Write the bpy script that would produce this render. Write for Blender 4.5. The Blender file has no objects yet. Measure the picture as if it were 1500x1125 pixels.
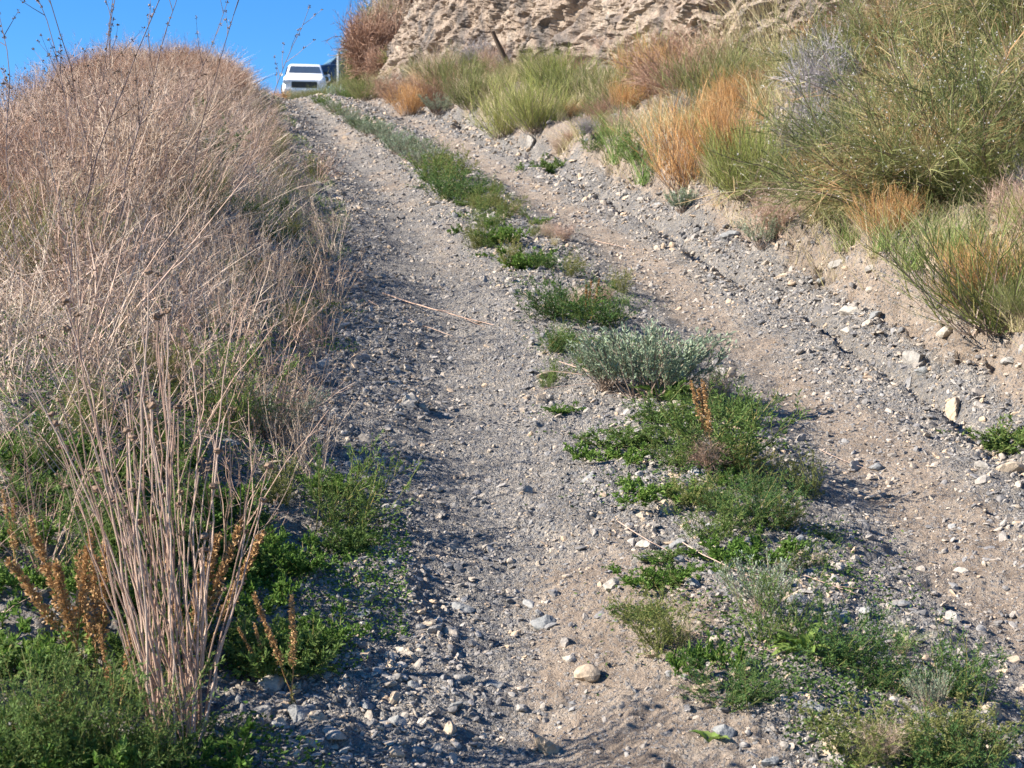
import bpy, math, random
import numpy as np
from mathutils import Vector
R = math.radians
sc = bpy.context.scene
COL = sc.collection
rng = np.random.default_rng(7)
random.seed(7)

# ------------------------------------------------------------------ camera, sky, sun
CAM = np.array([0.0, 0.0, 1.75]); PITCH = -2.0; FPX = 2167.0
cd = bpy.data.cameras.new('camera'); cam = bpy.data.objects.new('camera', cd); COL.objects.link(cam)
cam.location = CAM; cam.rotation_euler = (R(90 + PITCH), 0, 0)
cd.sensor_width = 36; cd.lens = 52.0; cd.clip_end = 3000; cd.clip_start = 0.05
cd.dof.use_dof = True; cd.dof.focus_distance = 6.0; cd.dof.aperture_fstop = 11
sc.camera = cam
SUN_AZ = -102.0      # degrees from +Y, negative is to the left
SUN_EL = 33.0
w = bpy.data.worlds.new("World"); sc.world = w; w.use_nodes = True
nt = w.node_tree; bg = nt.nodes['Background']
sky = nt.nodes.new('ShaderNodeTexSky'); sky.sky_type = 'NISHITA'; sky.sun_disc = False
sky.sun_elevation = R(SUN_EL); sky.sun_rotation = R(SUN_AZ)
sky.altitude = 0; sky.air_density = 1.0; sky.dust_density = 0.0; sky.ozone_density = 10.0
hs_ = nt.nodes.new('ShaderNodeHueSaturation'); hs_.inputs['Saturation'].default_value = 1.12
nt.links.new(sky.outputs[0], hs_.inputs['Color']); nt.links.new(hs_.outputs[0], bg.inputs[0]); bg.inputs[1].default_value = 0.08
sd = bpy.data.lights.new('sun', 'SUN'); sd.energy = 5.0; sd.angle = R(0.5); sd.color = (1, 0.93, 0.83)
so = bpy.data.objects.new('sun', sd); COL.objects.link(so)
sv = Vector((math.sin(R(SUN_AZ)) * math.cos(R(SUN_EL)), math.cos(R(SUN_AZ)) * math.cos(R(SUN_EL)), math.sin(R(SUN_EL))))
so.rotation_euler = sv.to_track_quat('Z', 'Y').to_euler(); so.location = (-20, 0, 20)
sc.view_settings.view_transform = 'Standard'; sc.view_settings.look = 'None'
sc.view_settings.exposure = 1.4; sc.view_settings.gamma = 1
sc.cycles.max_bounces = 5; sc.cycles.transparent_max_bounces = 6
sc.cycles.diffuse_bounces = 3; sc.cycles.transmission_bounces = 3; sc.cycles.glossy_bounces = 2

# ------------------------------------------------------------------ noise
def _h(ix, iy, iz, seed):
    n = (ix * 374761393 + iy * 668265263 + iz * 2147483647 + seed * 1274126177) & 0xffffffff
    n = ((n ^ (n >> 13)) * 1274126177) & 0xffffffff
    n = (n ^ (n >> 16)) & 0xffffffff
    return n.astype(np.float64) / 4294967295.0
def vnoise(x, y, z=0.0, seed=0):
    x = np.asarray(x, float); y = np.asarray(y, float); z = np.asarray(z, float)
    x, y, z = np.broadcast_arrays(x, y, z)
    X = np.floor(x).astype(np.int64); Y = np.floor(y).astype(np.int64); Z = np.floor(z).astype(np.int64)
    fx = x - X; fy = y - Y; fz = z - Z
    fx = fx * fx * (3 - 2 * fx); fy = fy * fy * (3 - 2 * fy); fz = fz * fz * (3 - 2 * fz)
    def lp(zz):
        a = _h(X, Y, zz, seed) * (1 - fx) + _h(X + 1, Y, zz, seed) * fx
        b = _h(X, Y + 1, zz, seed) * (1 - fx) + _h(X + 1, Y + 1, zz, seed) * fx
        return a * (1 - fy) + b * fy
    if not np.any(fz): return lp(Z) * 2 - 1
    return (lp(Z) * (1 - fz) + lp(Z + 1) * fz) * 2 - 1
def fbm(x, y, z=0.0, octv=4, seed=0, gain=0.5):
    s = 0; a = 1; t = 0
    for o in range(octv):
        s = s + a * vnoise(x * 2**o + 13.7 * o, y * 2**o + 7.1 * o, np.asarray(z) * 2**o, seed + o); t += a; a *= gain
    return s / t
def sstep(a, b, x):
    t = np.clip((x - a) / (b - a), 0, 1); return t * t * (3 - 2 * t)

# ------------------------------------------------------------------ the lie of the land
_yy = np.linspace(-30, 140, 1701)
_cx = np.interp(_yy, [-30, -3, 3.5, 6.5, 10, 13.5, 20, 28, 38, 50, 60, 80, 140], [1.2, .88, .8, .6, .22, -.3, -1.5, -3.05, -5.0, -6.9, -8.0, -10, -14])
_k = np.hanning(31); _k /= _k.sum()
_cx = np.convolve(np.pad(_cx, 15, mode='edge'), _k, 'valid')
def C(y): return np.interp(y, _yy, _cx)
_y2 = np.linspace(-60, 700, 7601)
_sl = np.interp(_y2, [-60, -5, 28, 38, 66, 74, 700], [.2126, .2126, .2126, .140, .132, -.12, -.35])
_zb = np.cumsum(_sl) * 0.1; _zb -= np.interp(0, _y2, _zb)
def base(y): return np.interp(y, _y2, _zb)
def foot_u(y): return np.interp(y, [0, 6, 10, 14, 18, 25, 30, 35, 39, 60], [9.5, 9.2, 8.6, 6.9, 4.5, 3.4, 2.8, 2.1, 1.5, 1.4])
def macro(x, y):
    u = x - C(y)
    z = base(y)
    # ruts, crown and ditch
    wob = 0.06 * vnoise(y * .5, 0, seed=5)
    for c in (-.75, .78):
        z = z - 0.075 * np.exp(-((u - c - wob) / .27)**2)
    z = z + 0.04 * np.exp(-(u / .28)**2)
    dw = 1.42 + .1 * vnoise(y * .6, 3, seed=9) + .05 * vnoise(y * 2.3, 5, seed=19)
    z = z - (.13 + .07 * vnoise(y * 1.4, 2, seed=29)) * np.exp(-(np.abs(u - dw) / .085)**2.5) * sstep(3.5, 5.5, y)
    # left berm
    l = sstep(-1.15, -2.5, u)
    z = z + l * (.46 + .10 * vnoise(y * .3, 1, seed=11)) * (1 - .45 * sstep(6, 3, y))
    z = z - np.clip(-u - 4.6, 0, 400)**1.15 * .42
    # right bank
    hb = .28 + .1 * vnoise(y * .8, 8, seed=21)
    lip = 1.62 + .14 * vnoise(y * 1.7, 4, seed=3) + .06 * vnoise(y * 5, 4, seed=4)
    z = z + hb * sstep(lip, lip + .26, u)
    fu = foot_u(y)
    z = z + np.clip(np.minimum(u, fu + 2) - 2.05, 0, 30) * np.interp(y, [0, 8, 16, 26, 40], [.30, .44, .46, .36, .3])
    z = z + .45 * sstep(.2, 2.2, u) * sstep(52, 60, y)
    return z
def hfun(x, y):
    x = np.asarray(x, float); y = np.asarray(y, float)
    u = x - C(y)
    on = np.exp(-(u / 1.35)**6)
    z = macro(x, y)
    z = z + .035 * fbm(x * 1.6, y * 1.6, octv=3, seed=31)
    off = 1 - on
    z = z + off * .09 * fbm(x * 2.2, y * 2.2, octv=4, seed=41)
    rut = np.exp(-((np.abs(u) - .76) / .26)**2)
    rough = 1 - .62 * rut * (.6 + .4 * vnoise(x * 2, y * 1.2, seed=8))
    z = z + rough * .028 * fbm(x * 9, y * 9, octv=3, seed=51)
    r = 1 - np.abs(vnoise(x * 26, y * 26, seed=61))
    z = z + rough * .012 * r * r + rough * .008 * vnoise(x * 70, y * 70, seed=71)
    z = z + rut * .010 * fbm(x * 2.0, y * 13, octv=2, seed=77)
    bank = sstep(1.5, 1.8, u) * (1 - sstep(2.6, 3.4, u))
    z = z + bank * (.13 * (1 - np.abs(fbm(x * 4, y * 4, octv=5, seed=81, gain=.65)) * 2.4) + .05 * np.floor(3 * fbm(x * 2.5 + z * 6, y * 1.3, octv=3, seed=83)) / 3 + .035 * (1 - np.abs(vnoise(x * 17, y * 17, seed=87)) * 2))
    return z
def H(x, y): return float(hfun(np.array([x]), np.array([y]))[0])
def ray(px, py):
    dx = (px - 750) / FPX; dz = -(py - 562.5) / FPX; p = R(PITCH)
    return np.array([dx, math.cos(p) - dz * math.sin(p), math.sin(p) + dz * math.cos(p)])
_ts = np.concatenate([np.arange(2, 12, .01), np.arange(12, 80, .04)])
def at(px, py):
    """point of the ground seen at a pixel of the photograph"""
    d = ray(px, py); P = CAM + _ts[:, None] * d
    below = P[:, 2] < macro(P[:, 0], P[:, 1])
    i = int(np.argmax(below)) if below.any() else len(_ts) - 1
    q = P[i]; return float(q[0]), float(q[1])
def over(px, dist):
    x = (px - 750) / FPX * dist
    return x, dist
def px2m(npx, dist): return npx * dist / FPX

# ------------------------------------------------------------------ mesh helpers
class MB:
    def __init__(s): s.V = []; s.Q = []; s.T = []; s.A = []; s.qm = []; s.tm = []; s.n = 0
    def add(s, V, Q=None, T=None, rnd=None, m=0):
        V = np.asarray(V, float).reshape(-1, 3)
        s.V.append(V)
        s.A.append(np.zeros(len(V)) if rnd is None else np.asarray(rnd, float).reshape(-1))
        if Q is not None and len(Q): Q = np.asarray(Q).reshape(-1, 4) + s.n; s.Q.append(Q); s.qm.append(np.full(len(Q), m))
        if T is not None and len(T): T = np.asarray(T).reshape(-1, 3) + s.n; s.T.append(T); s.tm.append(np.full(len(T), m))
        s.n += len(V); return s
    def mesh(s, name, mats, smooth=False):
        V = np.concatenate(s.V); Q = np.concatenate(s.Q) if s.Q else np.zeros((0, 4), int); T = np.concatenate(s.T) if s.T else np.zeros((0, 3), int)
        me = bpy.data.meshes.new(name)
        me.vertices.add(len(V)); me.vertices.foreach_set('co', V.astype(np.float32).ravel())
        nl = Q.size + T.size; me.loops.add(nl)
        me.loops.foreach_set('vertex_index', np.concatenate([Q.ravel(), T.ravel()]).astype(np.int32))
        me.polygons.add(len(Q) + len(T))
        st = np.concatenate([np.arange(len(Q)) * 4, Q.size + np.arange(len(T)) * 3]).astype(np.int32)
        me.polygons.foreach_set('loop_start', st)
        mi = np.concatenate([*(s.qm or [np.zeros(0)]), *(s.tm or [np.zeros(0)])]).astype(np.int32)
        me.polygons.foreach_set('material_index', mi)
        me.polygons.foreach_set('use_smooth', np.full(len(Q) + len(T), smooth))
        a = me.attributes.new('rnd', 'FLOAT', 'POINT'); a.data.foreach_set('value', np.concatenate(s.A).astype(np.float32))
        me.update(calc_edges=True)
        for m in (mats if isinstance(mats, (list, tuple)) else [mats]): me.materials.append(m)
        return me
def link(name, me, parent=None):
    o = bpy.data.objects.new(name, me); COL.objects.link(o)
    if parent is not None: o.parent = parent
    return o
def tag(o, label=None, cat=None, group=None, kind=None):
    if label: o['label'] = label
    if cat: o['category'] = cat
    if group: o['group'] = group
    if kind: o['kind'] = kind
    return o
def nrm(v): return v / (np.linalg.norm(v, axis=-1, keepdims=True) + 1e-9)

def strands(b, d, L, K=4, bend=None, wob=.06):
    """N stems from points b in directions d: (N,K+1,3)"""
    N = len(b); d = nrm(d); t = np.linspace(0, 1, K + 1)[None, :, None]
    L = np.broadcast_to(np.asarray(L, float), (N,))[:, None, None]
    P = b[:, None, :] + d[:, None, :] * t * L
    if bend is not None: P = P + bend[:, None, :] * (t**2) * L
    wn = rng.normal(0, 1, (N, K + 1, 3)) * wob * L / K; wn[:, 0] = 0
    return P + np.cumsum(wn, 1) * .6
def tube(mb, P, r, rnd, sides=3, m=0, tip=.35):
    N, K1, _ = P.shape; K = K1 - 1
    ax = nrm(P[:, -1] - P[:, 0]); q = nrm(rng.normal(0, 1, (N, 3)))
    e1 = nrm(np.cross(ax, q)); e2 = np.cross(ax, e1)
    r = np.broadcast_to(np.asarray(r, float), (N,))[:, None] * np.linspace(1, tip, K1)[None, :]
    if sides == 2:
        V = np.stack([P + e1[:, None] * r[..., None], P - e1[:, None] * r[..., None]], 2)
        i = np.arange(N)[:, None] * K1 * 2 + np.arange(K)[None] * 2
        Q = np.stack([i, i + 1, i + 3, i + 2], -1)
    else:
        an = np.arange(sides) * 2 * math.pi / sides
        off = np.cos(an)[None, :, None] * e1[:, None] + np.sin(an)[None, :, None] * e2[:, None]
        V = P[:, :, None, :] + off[:, None] * r[..., None, None]
        i = np.arange(N)[:, None, None] * K1 * sides + np.arange(K)[None, :, None] * sides
        j = np.arange(sides)[None, None]; j2 = (j + 1) % sides
        Q = np.stack([i + j, i + j2, i + sides + j2, i + sides + j], -1)
    mb.add(V.reshape(-1, 3), Q=Q.reshape(-1, 4), rnd=np.repeat(np.broadcast_to(rnd, (N,)), K1 * sides), m=m)
def leaves(mb, p, d, L, W, rnd, m=0, cup=.15):
    N = len(p); d = nrm(d); s = nrm(np.cross(d, rng.normal(0, 1, (N, 3)))); n = np.cross(d, s)
    L = np.broadcast_to(L, (N,))[:, None]; W = np.broadcast_to(W, (N,))[:, None]
    mid = p + d * L * .5 + n * L * cup
    V = np.stack([p, mid + s * W * .5, p + d * L, mid - s * W * .5], 1)
    Q = np.arange(N)[:, None] * 4 + np.arange(4)[None]
    mb.add(V, Q=Q, rnd=np.repeat(np.broadcast_to(rnd, (N,)), 4), m=m)
def along(P, n, lo=.2, hi=1.0):
    """n points on each strand: positions (N*n,3), tangents, fraction"""
    N, K1, _ = P.shape; t = rng.uniform(lo, hi, (N, n)) * (K1 - 1); i = np.minimum(t.astype(int), K1 - 2); f = (t - i)[..., None]
    a = np.arange(N)[:, None]; A = P[a, i]; B = P[a, i + 1]
    return (A + (B - A) * f).reshape(-1, 3), nrm(B - A).reshape(-1, 3), (t / (K1 - 1)).ravel()
def cone(N, spread, up=1.0):
    a = rng.uniform(0, 2 * math.pi, N); r = spread * np.sqrt(rng.uniform(0, 1, N))
    return np.stack([np.cos(a) * r, np.sin(a) * r, np.full(N, up)], 1)
def disc(N, r, z=0.0):
    a = rng.uniform(0, 2 * math.pi, N); q = r * np.sqrt(rng.uniform(0, 1, N))
    return np.stack([np.cos(a) * q, np.sin(a) * q, np.full(N, z)], 1)

def ico(sub):
    import bmesh
    bm = bmesh.new(); bmesh.ops.create_icosphere(bm, subdivisions=sub, radius=1)
    V = np.array([v.co[:] for v in bm.verts]); T = np.array([[v.index for v in f.verts] for f in bm.faces]); bm.free(); return V, T
ICO = {k: ico(k) for k in (1, 2, 3)}
def rockshape(sub, nplanes=9, rough=.03):
    V, T = ICO[sub]; n = nrm(rng.normal(0, 1, (nplanes, 3))); n = np.vstack([n, -n[:nplanes // 2] + rng.normal(0, .2, (nplanes // 2, 3))]); n = nrm(n); nplanes = len(n); h = rng.uniform(.35, 1.0, nplanes)
    dots = np.maximum(V @ n.T, 1e-3); r = np.min(h / dots, 1); r = np.minimum(r, 1.15)
    W = V * r[:, None]
    if sub > 1: W = W + V * (fbm(V[:, 0] * 3 + 9, V[:, 1] * 3, V[:, 2] * 3, 3, int(rng.integers(99))) * rough)[:, None]
    W = W * np.array([1, rng.uniform(.5, .95), rng.uniform(.3, .75)]); W /= np.abs(W[:, :2]).max()
    return W

# ------------------------------------------------------------------ materials
def newmat(name):
    m = bpy.data.materials.new(name); m.use_nodes = True; nt = m.node_tree; nt.nodes.clear()
    out = nt.nodes.new('ShaderNodeOutputMaterial'); return m, nt, out
def N(nt, t, **k):
    n = nt.nodes.new(t)
    for a, b in k.items(): setattr(n, a, b)
    return n
def ramp(nt, cols, pos=None, interp='LINEAR'):
    r = N(nt, 'ShaderNodeValToRGB'); e = r.color_ramp.elements; r.color_ramp.interpolation = interp
    pos = pos or [i / max(1, len(cols) - 1) for i in range(len(cols))]
    e[0].position = pos[0]; e[0].color = (*cols[0], 1); e[1].position = pos[1]; e[1].color = (*cols[1], 1)
    for p, c in zip(pos[2:], cols[2:]): x = e.new(p); x.color = (*c, 1)
    return r
def math_(nt, op, a, b=None, clamp=False):
    n = N(nt, 'ShaderNodeMath', operation=op); n.use_clamp = clamp
    for i, v in enumerate((a, b)):
        if v is None: continue
        if isinstance(v, (int, float)): n.inputs[i].default_value = v
        else: nt.links.new(v, n.inputs[i])
    return n.outputs[0]
def mix(nt, f, a, b, bt='MIX'):
    n = N(nt, 'ShaderNodeMix', data_type='RGBA', blend_type=bt)
    for s, v in ((n.inputs[0], f), (n.inputs[6], a), (n.inputs[7], b)):
        if isinstance(v, tuple): s.default_value = (*v, 1) if len(v) == 3 else v
        elif isinstance(v, (int, float)): s.default_value = v
        else: nt.links.new(v, s)
    return n.outputs[2]
def noise(nt, vec, scale, detail=4, rough=.55, dist=0.0):
    n = N(nt, 'ShaderNodeTexNoise'); n.inputs['Scale'].default_value = scale; n.inputs['Detail'].default_value = detail
    n.inputs['Roughness'].default_value = rough; n.inputs['Distortion'].default_value = dist
    nt.links.new(vec, n.inputs['Vector']); return n.outputs['Fac']
def veg(name, cols, transl=.3, rough=.7, objw=.25):
    m, nt, out = newmat(name)
    a = N(nt, 'ShaderNodeAttribute', attribute_name='rnd'); oi = N(nt, 'ShaderNodeObjectInfo')
    f = math_(nt, 'ADD', math_(nt, 'MULTIPLY', a.outputs['Fac'], 1 - objw), math_(nt, 'MULTIPLY', oi.outputs['Random'], objw))
    r = ramp(nt, cols); nt.links.new(f, r.inputs[0])
    p = N(nt, 'ShaderNodeBsdfPrincipled'); p.inputs['Roughness'].default_value = rough; p.inputs['Specular IOR Level'].default_value = .25
    nt.links.new(r.outputs[0], p.inputs['Base Color'])
    if transl > 0:
        t = N(nt, 'ShaderNodeBsdfTranslucent'); nt.links.new(r.outputs[0], t.inputs[0])
        x = N(nt, 'ShaderNodeMixShader'); x.inputs[0].default_value = transl
        nt.links.new(p.outputs[0], x.inputs[1]); nt.links.new(t.outputs[0], x.inputs[2]); nt.links.new(x.outputs[0], out.inputs[0])
    else: nt.links.new(p.outputs[0], out.inputs[0])
    return m
M = {}
M['dry'] = veg('dry_stem', [(.22, .14, .09), (.42, .30, .21), (.58, .45, .33), (.68, .55, .42), (.50, .39, .31)], .12)
M['straw'] = veg('bank_straw', [(.16, .10, .07), (.34, .24, .18), (.56, .43, .33), (.72, .60, .48), (.42, .31, .24)], .1)
M['drypink'] = veg('dry_pink_stem', [(.20, .12, .085), (.40, .26, .19), (.52, .37, .28), (.62, .47, .37)], .08)
M['red'] = veg('russet_twig', [(.15, .085, .06), (.30, .175, .115), (.42, .26, .175), (.52, .38, .28)], .12)
M['seed'] = veg('seed_head', [(.10, .065, .04), (.22, .14, .09), (.32, .22, .15)], .05)
M['spike'] = veg('rusty_seed_spike', [(.22, .12, .05), (.42, .25, .11), (.56, .36, .17)], .15)
M['green'] = veg('feathery_green', [(.045, .085, .022), (.085, .145, .035), (.145, .22, .055), (.25, .29, .09)], .35)
M['bright'] = veg('bright_leaf', [(.05, .105, .02), (.09, .175, .03), (.155, .255, .05), (.26, .34, .09)], .4)
M['dark'] = veg('dark_feathery', [(.03, .065, .022), (.05, .11, .03), (.09, .17, .045), (.17, .2, .06)], .3)
M['olive'] = veg('olive_yellow', [(.07, .09, .025), (.14, .17, .045), (.24, .24, .08), (.36, .27, .10)], .3)
M['silver'] = veg('silver_leaf', [(.13, .175, .105), (.21, .27, .17), (.31, .375, .25), (.42, .47, .34)], .2)
M['broom'] = veg('broom_rod', [(.07, .08, .03), (.14, .17, .05), (.25, .27, .09), (.46, .38, .18)], .25)
M['broomy'] = veg('yellow_broom_rod', [(.10, .12, .035), (.20, .24, .06), (.36, .37, .11), (.52, .46, .20)], .25)
M['orange'] = veg('orange_rod', [(.24, .12, .045), (.50, .27, .10), (.66, .40, .17), (.60, .44, .24)], .25)
M['grass'] = veg('bank_grass', [(.13, .12, .05), (.28, .26, .11), (.44, .37, .20), (.56, .46, .30), (.64, .54, .38)], .3)
M['grassg'] = veg('green_grass', [(.08, .15, .03), (.15, .24, .06), (.26, .33, .10), (.44, .40, .20)], .35)
M['bigshrub'] = veg('big_shrub_rod', [(.07, .09, .03), (.13, .16, .05), (.24, .25, .09), (.44, .38, .19), (.46, .28, .14)], .25, objw=0)
M['fluff'] = veg('pale_flower', [(.55, .5, .44), (.75, .72, .68)], .3)
M['dead'] = veg('grey_twig', [(.15, .13, .13), (.28, .25, .25), (.40, .37, .36)], .0)
M['wood'] = veg('woody_stem', [(.10, .07, .05), (.22, .16, .12), (.32, .25, .2)], .0)
M['darkstalk'] = veg('dark_stalk', [(.09, .06, .05), (.20, .14, .12), (.3, .22, .19)], .0)

def rockmat(name, cols, objw=.6, sc_=6):
    m, nt, out = newmat(name)
    a = N(nt, 'ShaderNodeAttribute', attribute_name='rnd'); oi = N(nt, 'ShaderNodeObjectInfo'); tc = N(nt, 'ShaderNodeTexCoord')
    geo = N(nt, 'ShaderNodeNewGeometry')
    f = math_(nt, 'ADD', math_(nt, 'MULTIPLY', a.outputs['Fac'], 1 - objw), math_(nt, 'MULTIPLY', oi.outputs['Random'], objw))
    r = ramp(nt, cols, interp='CONSTANT' if len(cols) > 5 else 'LINEAR'); nt.links.new(f, r.inputs[0])
    n1 = noise(nt, geo.outputs['Position'], 45, 6, .65)
    n2 = noise(nt, geo.outputs['Position'], 260, 3, .6)
    v = math_(nt, 'ADD', math_(nt, 'MULTIPLY', n1, .9), math_(nt, 'MULTIPLY', n2, .5))
    g = ramp(nt, [(.5, .5, .5), (1.0, 1.0, 1.0), (1.5, 1.44, 1.36)], [.45, .7, .95]); nt.links.new(v, g.inputs[0])
    c = mix(nt, 1.0, r.outputs[0], g.outputs[0], 'MULTIPLY')
    c = mix(nt, 1.0, c, (1.06, 1.0, .92), 'MULTIPLY'); p = N(nt, 'ShaderNodeBsdfPrincipled'); p.inputs['Roughness'].default_value = .85; p.inputs['Specular IOR Level'].default_value = .4
    nt.links.new(c, p.inputs['Base Color'])
    b = N(nt, 'ShaderNodeBump'); b.inputs['Strength'].default_value = .6; b.inputs['Distance'].default_value = .006
    nt.links.new(v, b.inputs['Height']); nt.links.new(b.outputs[0], p.inputs['Normal']); nt.links.new(p.outputs[0], out.inputs[0]); return m
ROCKC = [(.15, .15, .155), (.28, .265, .25), (.21, .215, .225), (.34, .305, .265), (.18, .18, .19), (.38, .335, .285), (.24, .225, .21), (.31, .30, .29), (.40, .32, .24), (.46, .43, .40)]
M['rock'] = rockmat('field_stone', ROCKC, .0)
M['rockd'] = rockmat('slate_stone', [(.16, .175, .19), (.26, .27, .275)], .5)
M['rockl'] = rockmat('pale_stone', [(.30, .285, .26), (.40, .375, .34)], .5)
M['rockt'] = rockmat('tan_stone', [(.30, .245, .19), (.38, .32, .25)], .5)
M['rockg'] = rockmat('grey_stone', [(.22, .22, .215), (.32, .305, .29)], .5)

# ground
m, nt, out = newmat('dirt_and_gravel'); M['ground'] = m
geo = N(nt, 'ShaderNodeNewGeometry'); P_ = geo.outputs['Position']
a = N(nt, 'ShaderNodeAttribute', attribute_name='rnd')           # 0 gravel .. 1 bare tan earth
n1 = noise(nt, P_, 1.7, 5); n2 = noise(nt, P_, 9, 6, .65); n3 = noise(nt, P_, 60, 5, .7); n4 = noise(nt, P_, 300, 3, .6)
vo = N(nt, 'ShaderNodeTexVoronoi'); vo.inputs['Scale'].default_value = 62; vo.inputs['Randomness'].default_value = 1; nt.links.new(P_, vo.inputs['Vector'])
vo2 = N(nt, 'ShaderNodeTexVoronoi'); vo2.inputs['Scale'].default_value = 150; nt.links.new(P_, vo2.inputs['Vector'])
sx = N(nt, 'ShaderNodeSeparateColor'); nt.links.new(vo.outputs['Color'], sx.inputs[0])
sx2 = N(nt, 'ShaderNodeSeparateColor'); nt.links.new(vo2.outputs['Color'], sx2.inputs[0])
pc = ramp(nt, ROCKC[:9], interp='CONSTANT'); nt.links.new(sx.outputs[0], pc.inputs[0])
pc2 = ramp(nt, ROCKC[:9], interp='CONSTANT'); nt.links.new(sx2.outputs[0], pc2.inputs[0])
earth = ramp(nt, [(.24, .185, .14), (.35, .275, .21), (.43, .355, .28)], [.3, .5, .7]); nt.links.new(n2, earth.inputs[0])
dust = ramp(nt, [(.25, .22, .185), (.39, .345, .29), (.47, .415, .345)], [.3, .5, .7]); nt.links.new(n2, dust.inputs[0])
f_e = math_(nt, 'MULTIPLY', math_(nt, 'SUBTRACT', math_(nt, 'ADD', a.outputs['Fac'], math_(nt, 'MULTIPLY', n1, .9)), .72), 3.2, True)
base_c = mix(nt, f_e, dust.outputs[0], earth.outputs[0])
f_p = math_(nt, 'MULTIPLY', math_(nt, 'SUBTRACT', math_(nt, 'ADD', math_(nt, 'MULTIPLY', sx.outputs[1], .5), n3), math_(nt, 'ADD', .66, math_(nt, 'MULTIPLY', f_e, .22))), 9, True)
f_p2 = math_(nt, 'MULTIPLY', math_(nt, 'SUBTRACT', math_(nt, 'ADD', math_(nt, 'MULTIPLY', sx2.outputs[1], .5), n3), math_(nt, 'ADD', .6, math_(nt, 'MULTIPLY', f_e, .25))), 9, True)
n5 = noise(nt, P_, 3.2, 5, .65, .4); dk = ramp(nt, [(.54, .53, .52), (1.03, 1.02, 1.0)], [.40, .54]); nt.links.new(n5, dk.inputs[0])
base_c = mix(nt, math_(nt, 'SUBTRACT', 1.0, math_(nt, 'MULTIPLY', f_e, .7)), base_c, mix(nt, 1.0, base_c, dk.outputs[0], 'MULTIPLY'))
c = mix(nt, math_(nt, 'MULTIPLY', f_p2, .75), base_c, pc2.outputs[0]); c = mix(nt, math_(nt, 'MULTIPLY', f_p, .75), c, pc.outputs[0])
g = ramp(nt, [(.75, .75, .75), (1, 1, 1), (1.2, 1.2, 1.2)], [.3, .5, .75]); nt.links.new(n4, g.inputs[0]); c = mix(nt, 1.0, c, g.outputs[0], 'MULTIPLY')
p = N(nt, 'ShaderNodeBsdfPrincipled'); p.inputs['Roughness'].default_value = .95; p.inputs['Specular IOR Level'].default_value = .15
nt.links.new(c, p.inputs['Base Color'])
hh = math_(nt, 'ADD', math_(nt, 'MULTIPLY', math_(nt, 'MULTIPLY', math_(nt, 'SUBTRACT', .5, vo.outputs['Distance']), f_p), 1.0), math_(nt, 'MULTIPLY', math_(nt, 'MULTIPLY', math_(nt, 'SUBTRACT', .5, vo2.outputs['Distance']), f_p2), .5))
hh = math_(nt, 'ADD', hh, math_(nt, 'ADD', math_(nt, 'MULTIPLY', n3, .9), math_(nt, 'MULTIPLY', n4, .25)))
b = N(nt, 'ShaderNodeBump'); b.inputs['Strength'].default_value = 1.0; b.inputs['Distance'].default_value = .03
nt.links.new(hh, b.inputs['Height']); nt.links.new(b.outputs[0], p.inputs['Normal']); nt.links.new(p.outputs[0], out.inputs[0])

# cliff
m, nt, out = newmat('crumbling_cliff'); M['cliff'] = m
geo = N(nt, 'ShaderNodeNewGeometry'); mp = N(nt, 'ShaderNodeMapping'); nt.links.new(geo.outputs['Position'], mp.inputs[0])
mp.inputs['Rotation'].default_value = (R(30), 0, R(10)); mp.inputs['Scale'].default_value = (1.6, .7, .4)
n1 = noise(nt, mp.outputs[0], 1.3, 6, .6, .6); n2 = noise(nt, geo.outputs['Position'], 7, 6, .7); n3 = noise(nt, geo.outputs['Position'], 35, 4, .7)
r = ramp(nt, [(.11, .105, .10), (.22, .18, .15), (.33, .255, .195), (.40, .325, .255), (.20, .19, .18)], [.30, .42, .50, .60, .72]); nt.links.new(n1, r.inputs[0])
g = ramp(nt, [(.55, .53, .52), (1, 1, 1), (1.3, 1.27, 1.22)], [.36, .5, .68]); nt.links.new(math_(nt, 'ADD', math_(nt, 'MULTIPLY', n2, .6), math_(nt, 'MULTIPLY', n3, .4)), g.inputs[0])
p = N(nt, 'ShaderNodeBsdfPrincipled'); p.inputs['Roughness'].default_value = .95; p.inputs['Specular IOR Level'].default_value = .1
nt.links.new(mix(nt, 1.0, r.outputs[0], g.outputs[0], 'MULTIPLY'), p.inputs['Base Color'])
b = N(nt, 'ShaderNodeBump'); b.inputs['Strength'].default_value = .9; b.inputs['Distance'].default_value = .08
nt.links.new(math_(nt, 'ADD', n2, math_(nt, 'MULTIPLY', n3, .5)), b.inputs['Height']); nt.links.new(b.outputs[0], p.inputs['Normal']); nt.links.new(p.outputs[0], out.inputs[0])

def plain(name, col, rough=.5, metal=0, spec=.5):
    m, nt, out = newmat(name); p = N(nt, 'ShaderNodeBsdfPrincipled'); tc = N(nt, 'ShaderNodeTexCoord')
    n = noise(nt, tc.outputs['Object'], 5, 4); r = ramp(nt, [tuple(c * .88 for c in col), col], [.3, .7]); nt.links.new(n, r.inputs[0])
    nt.links.new(r.outputs[0], p.inputs['Base Color']); p.inputs['Roughness'].default_value = rough; p.inputs['Metallic'].default_value = metal
    p.inputs['Specular IOR Level'].default_value = spec; nt.links.new(p.outputs[0], out.inputs[0]); return m
M['whitepaint'] = plain('white_paint', (.8, .8, .8), .25); M['bluepaint'] = plain('dark_blue_paint', (.03, .05, .09), .2)
M['glass'] = plain('dark_glass', (.05, .07, .10), .08, 0, 1); M['tealglass'] = plain('pale_glass', (.16, .26, .27), .1, 0, 1); M['black'] = plain('black_plastic', (.02, .02, .02), .5)
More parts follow.
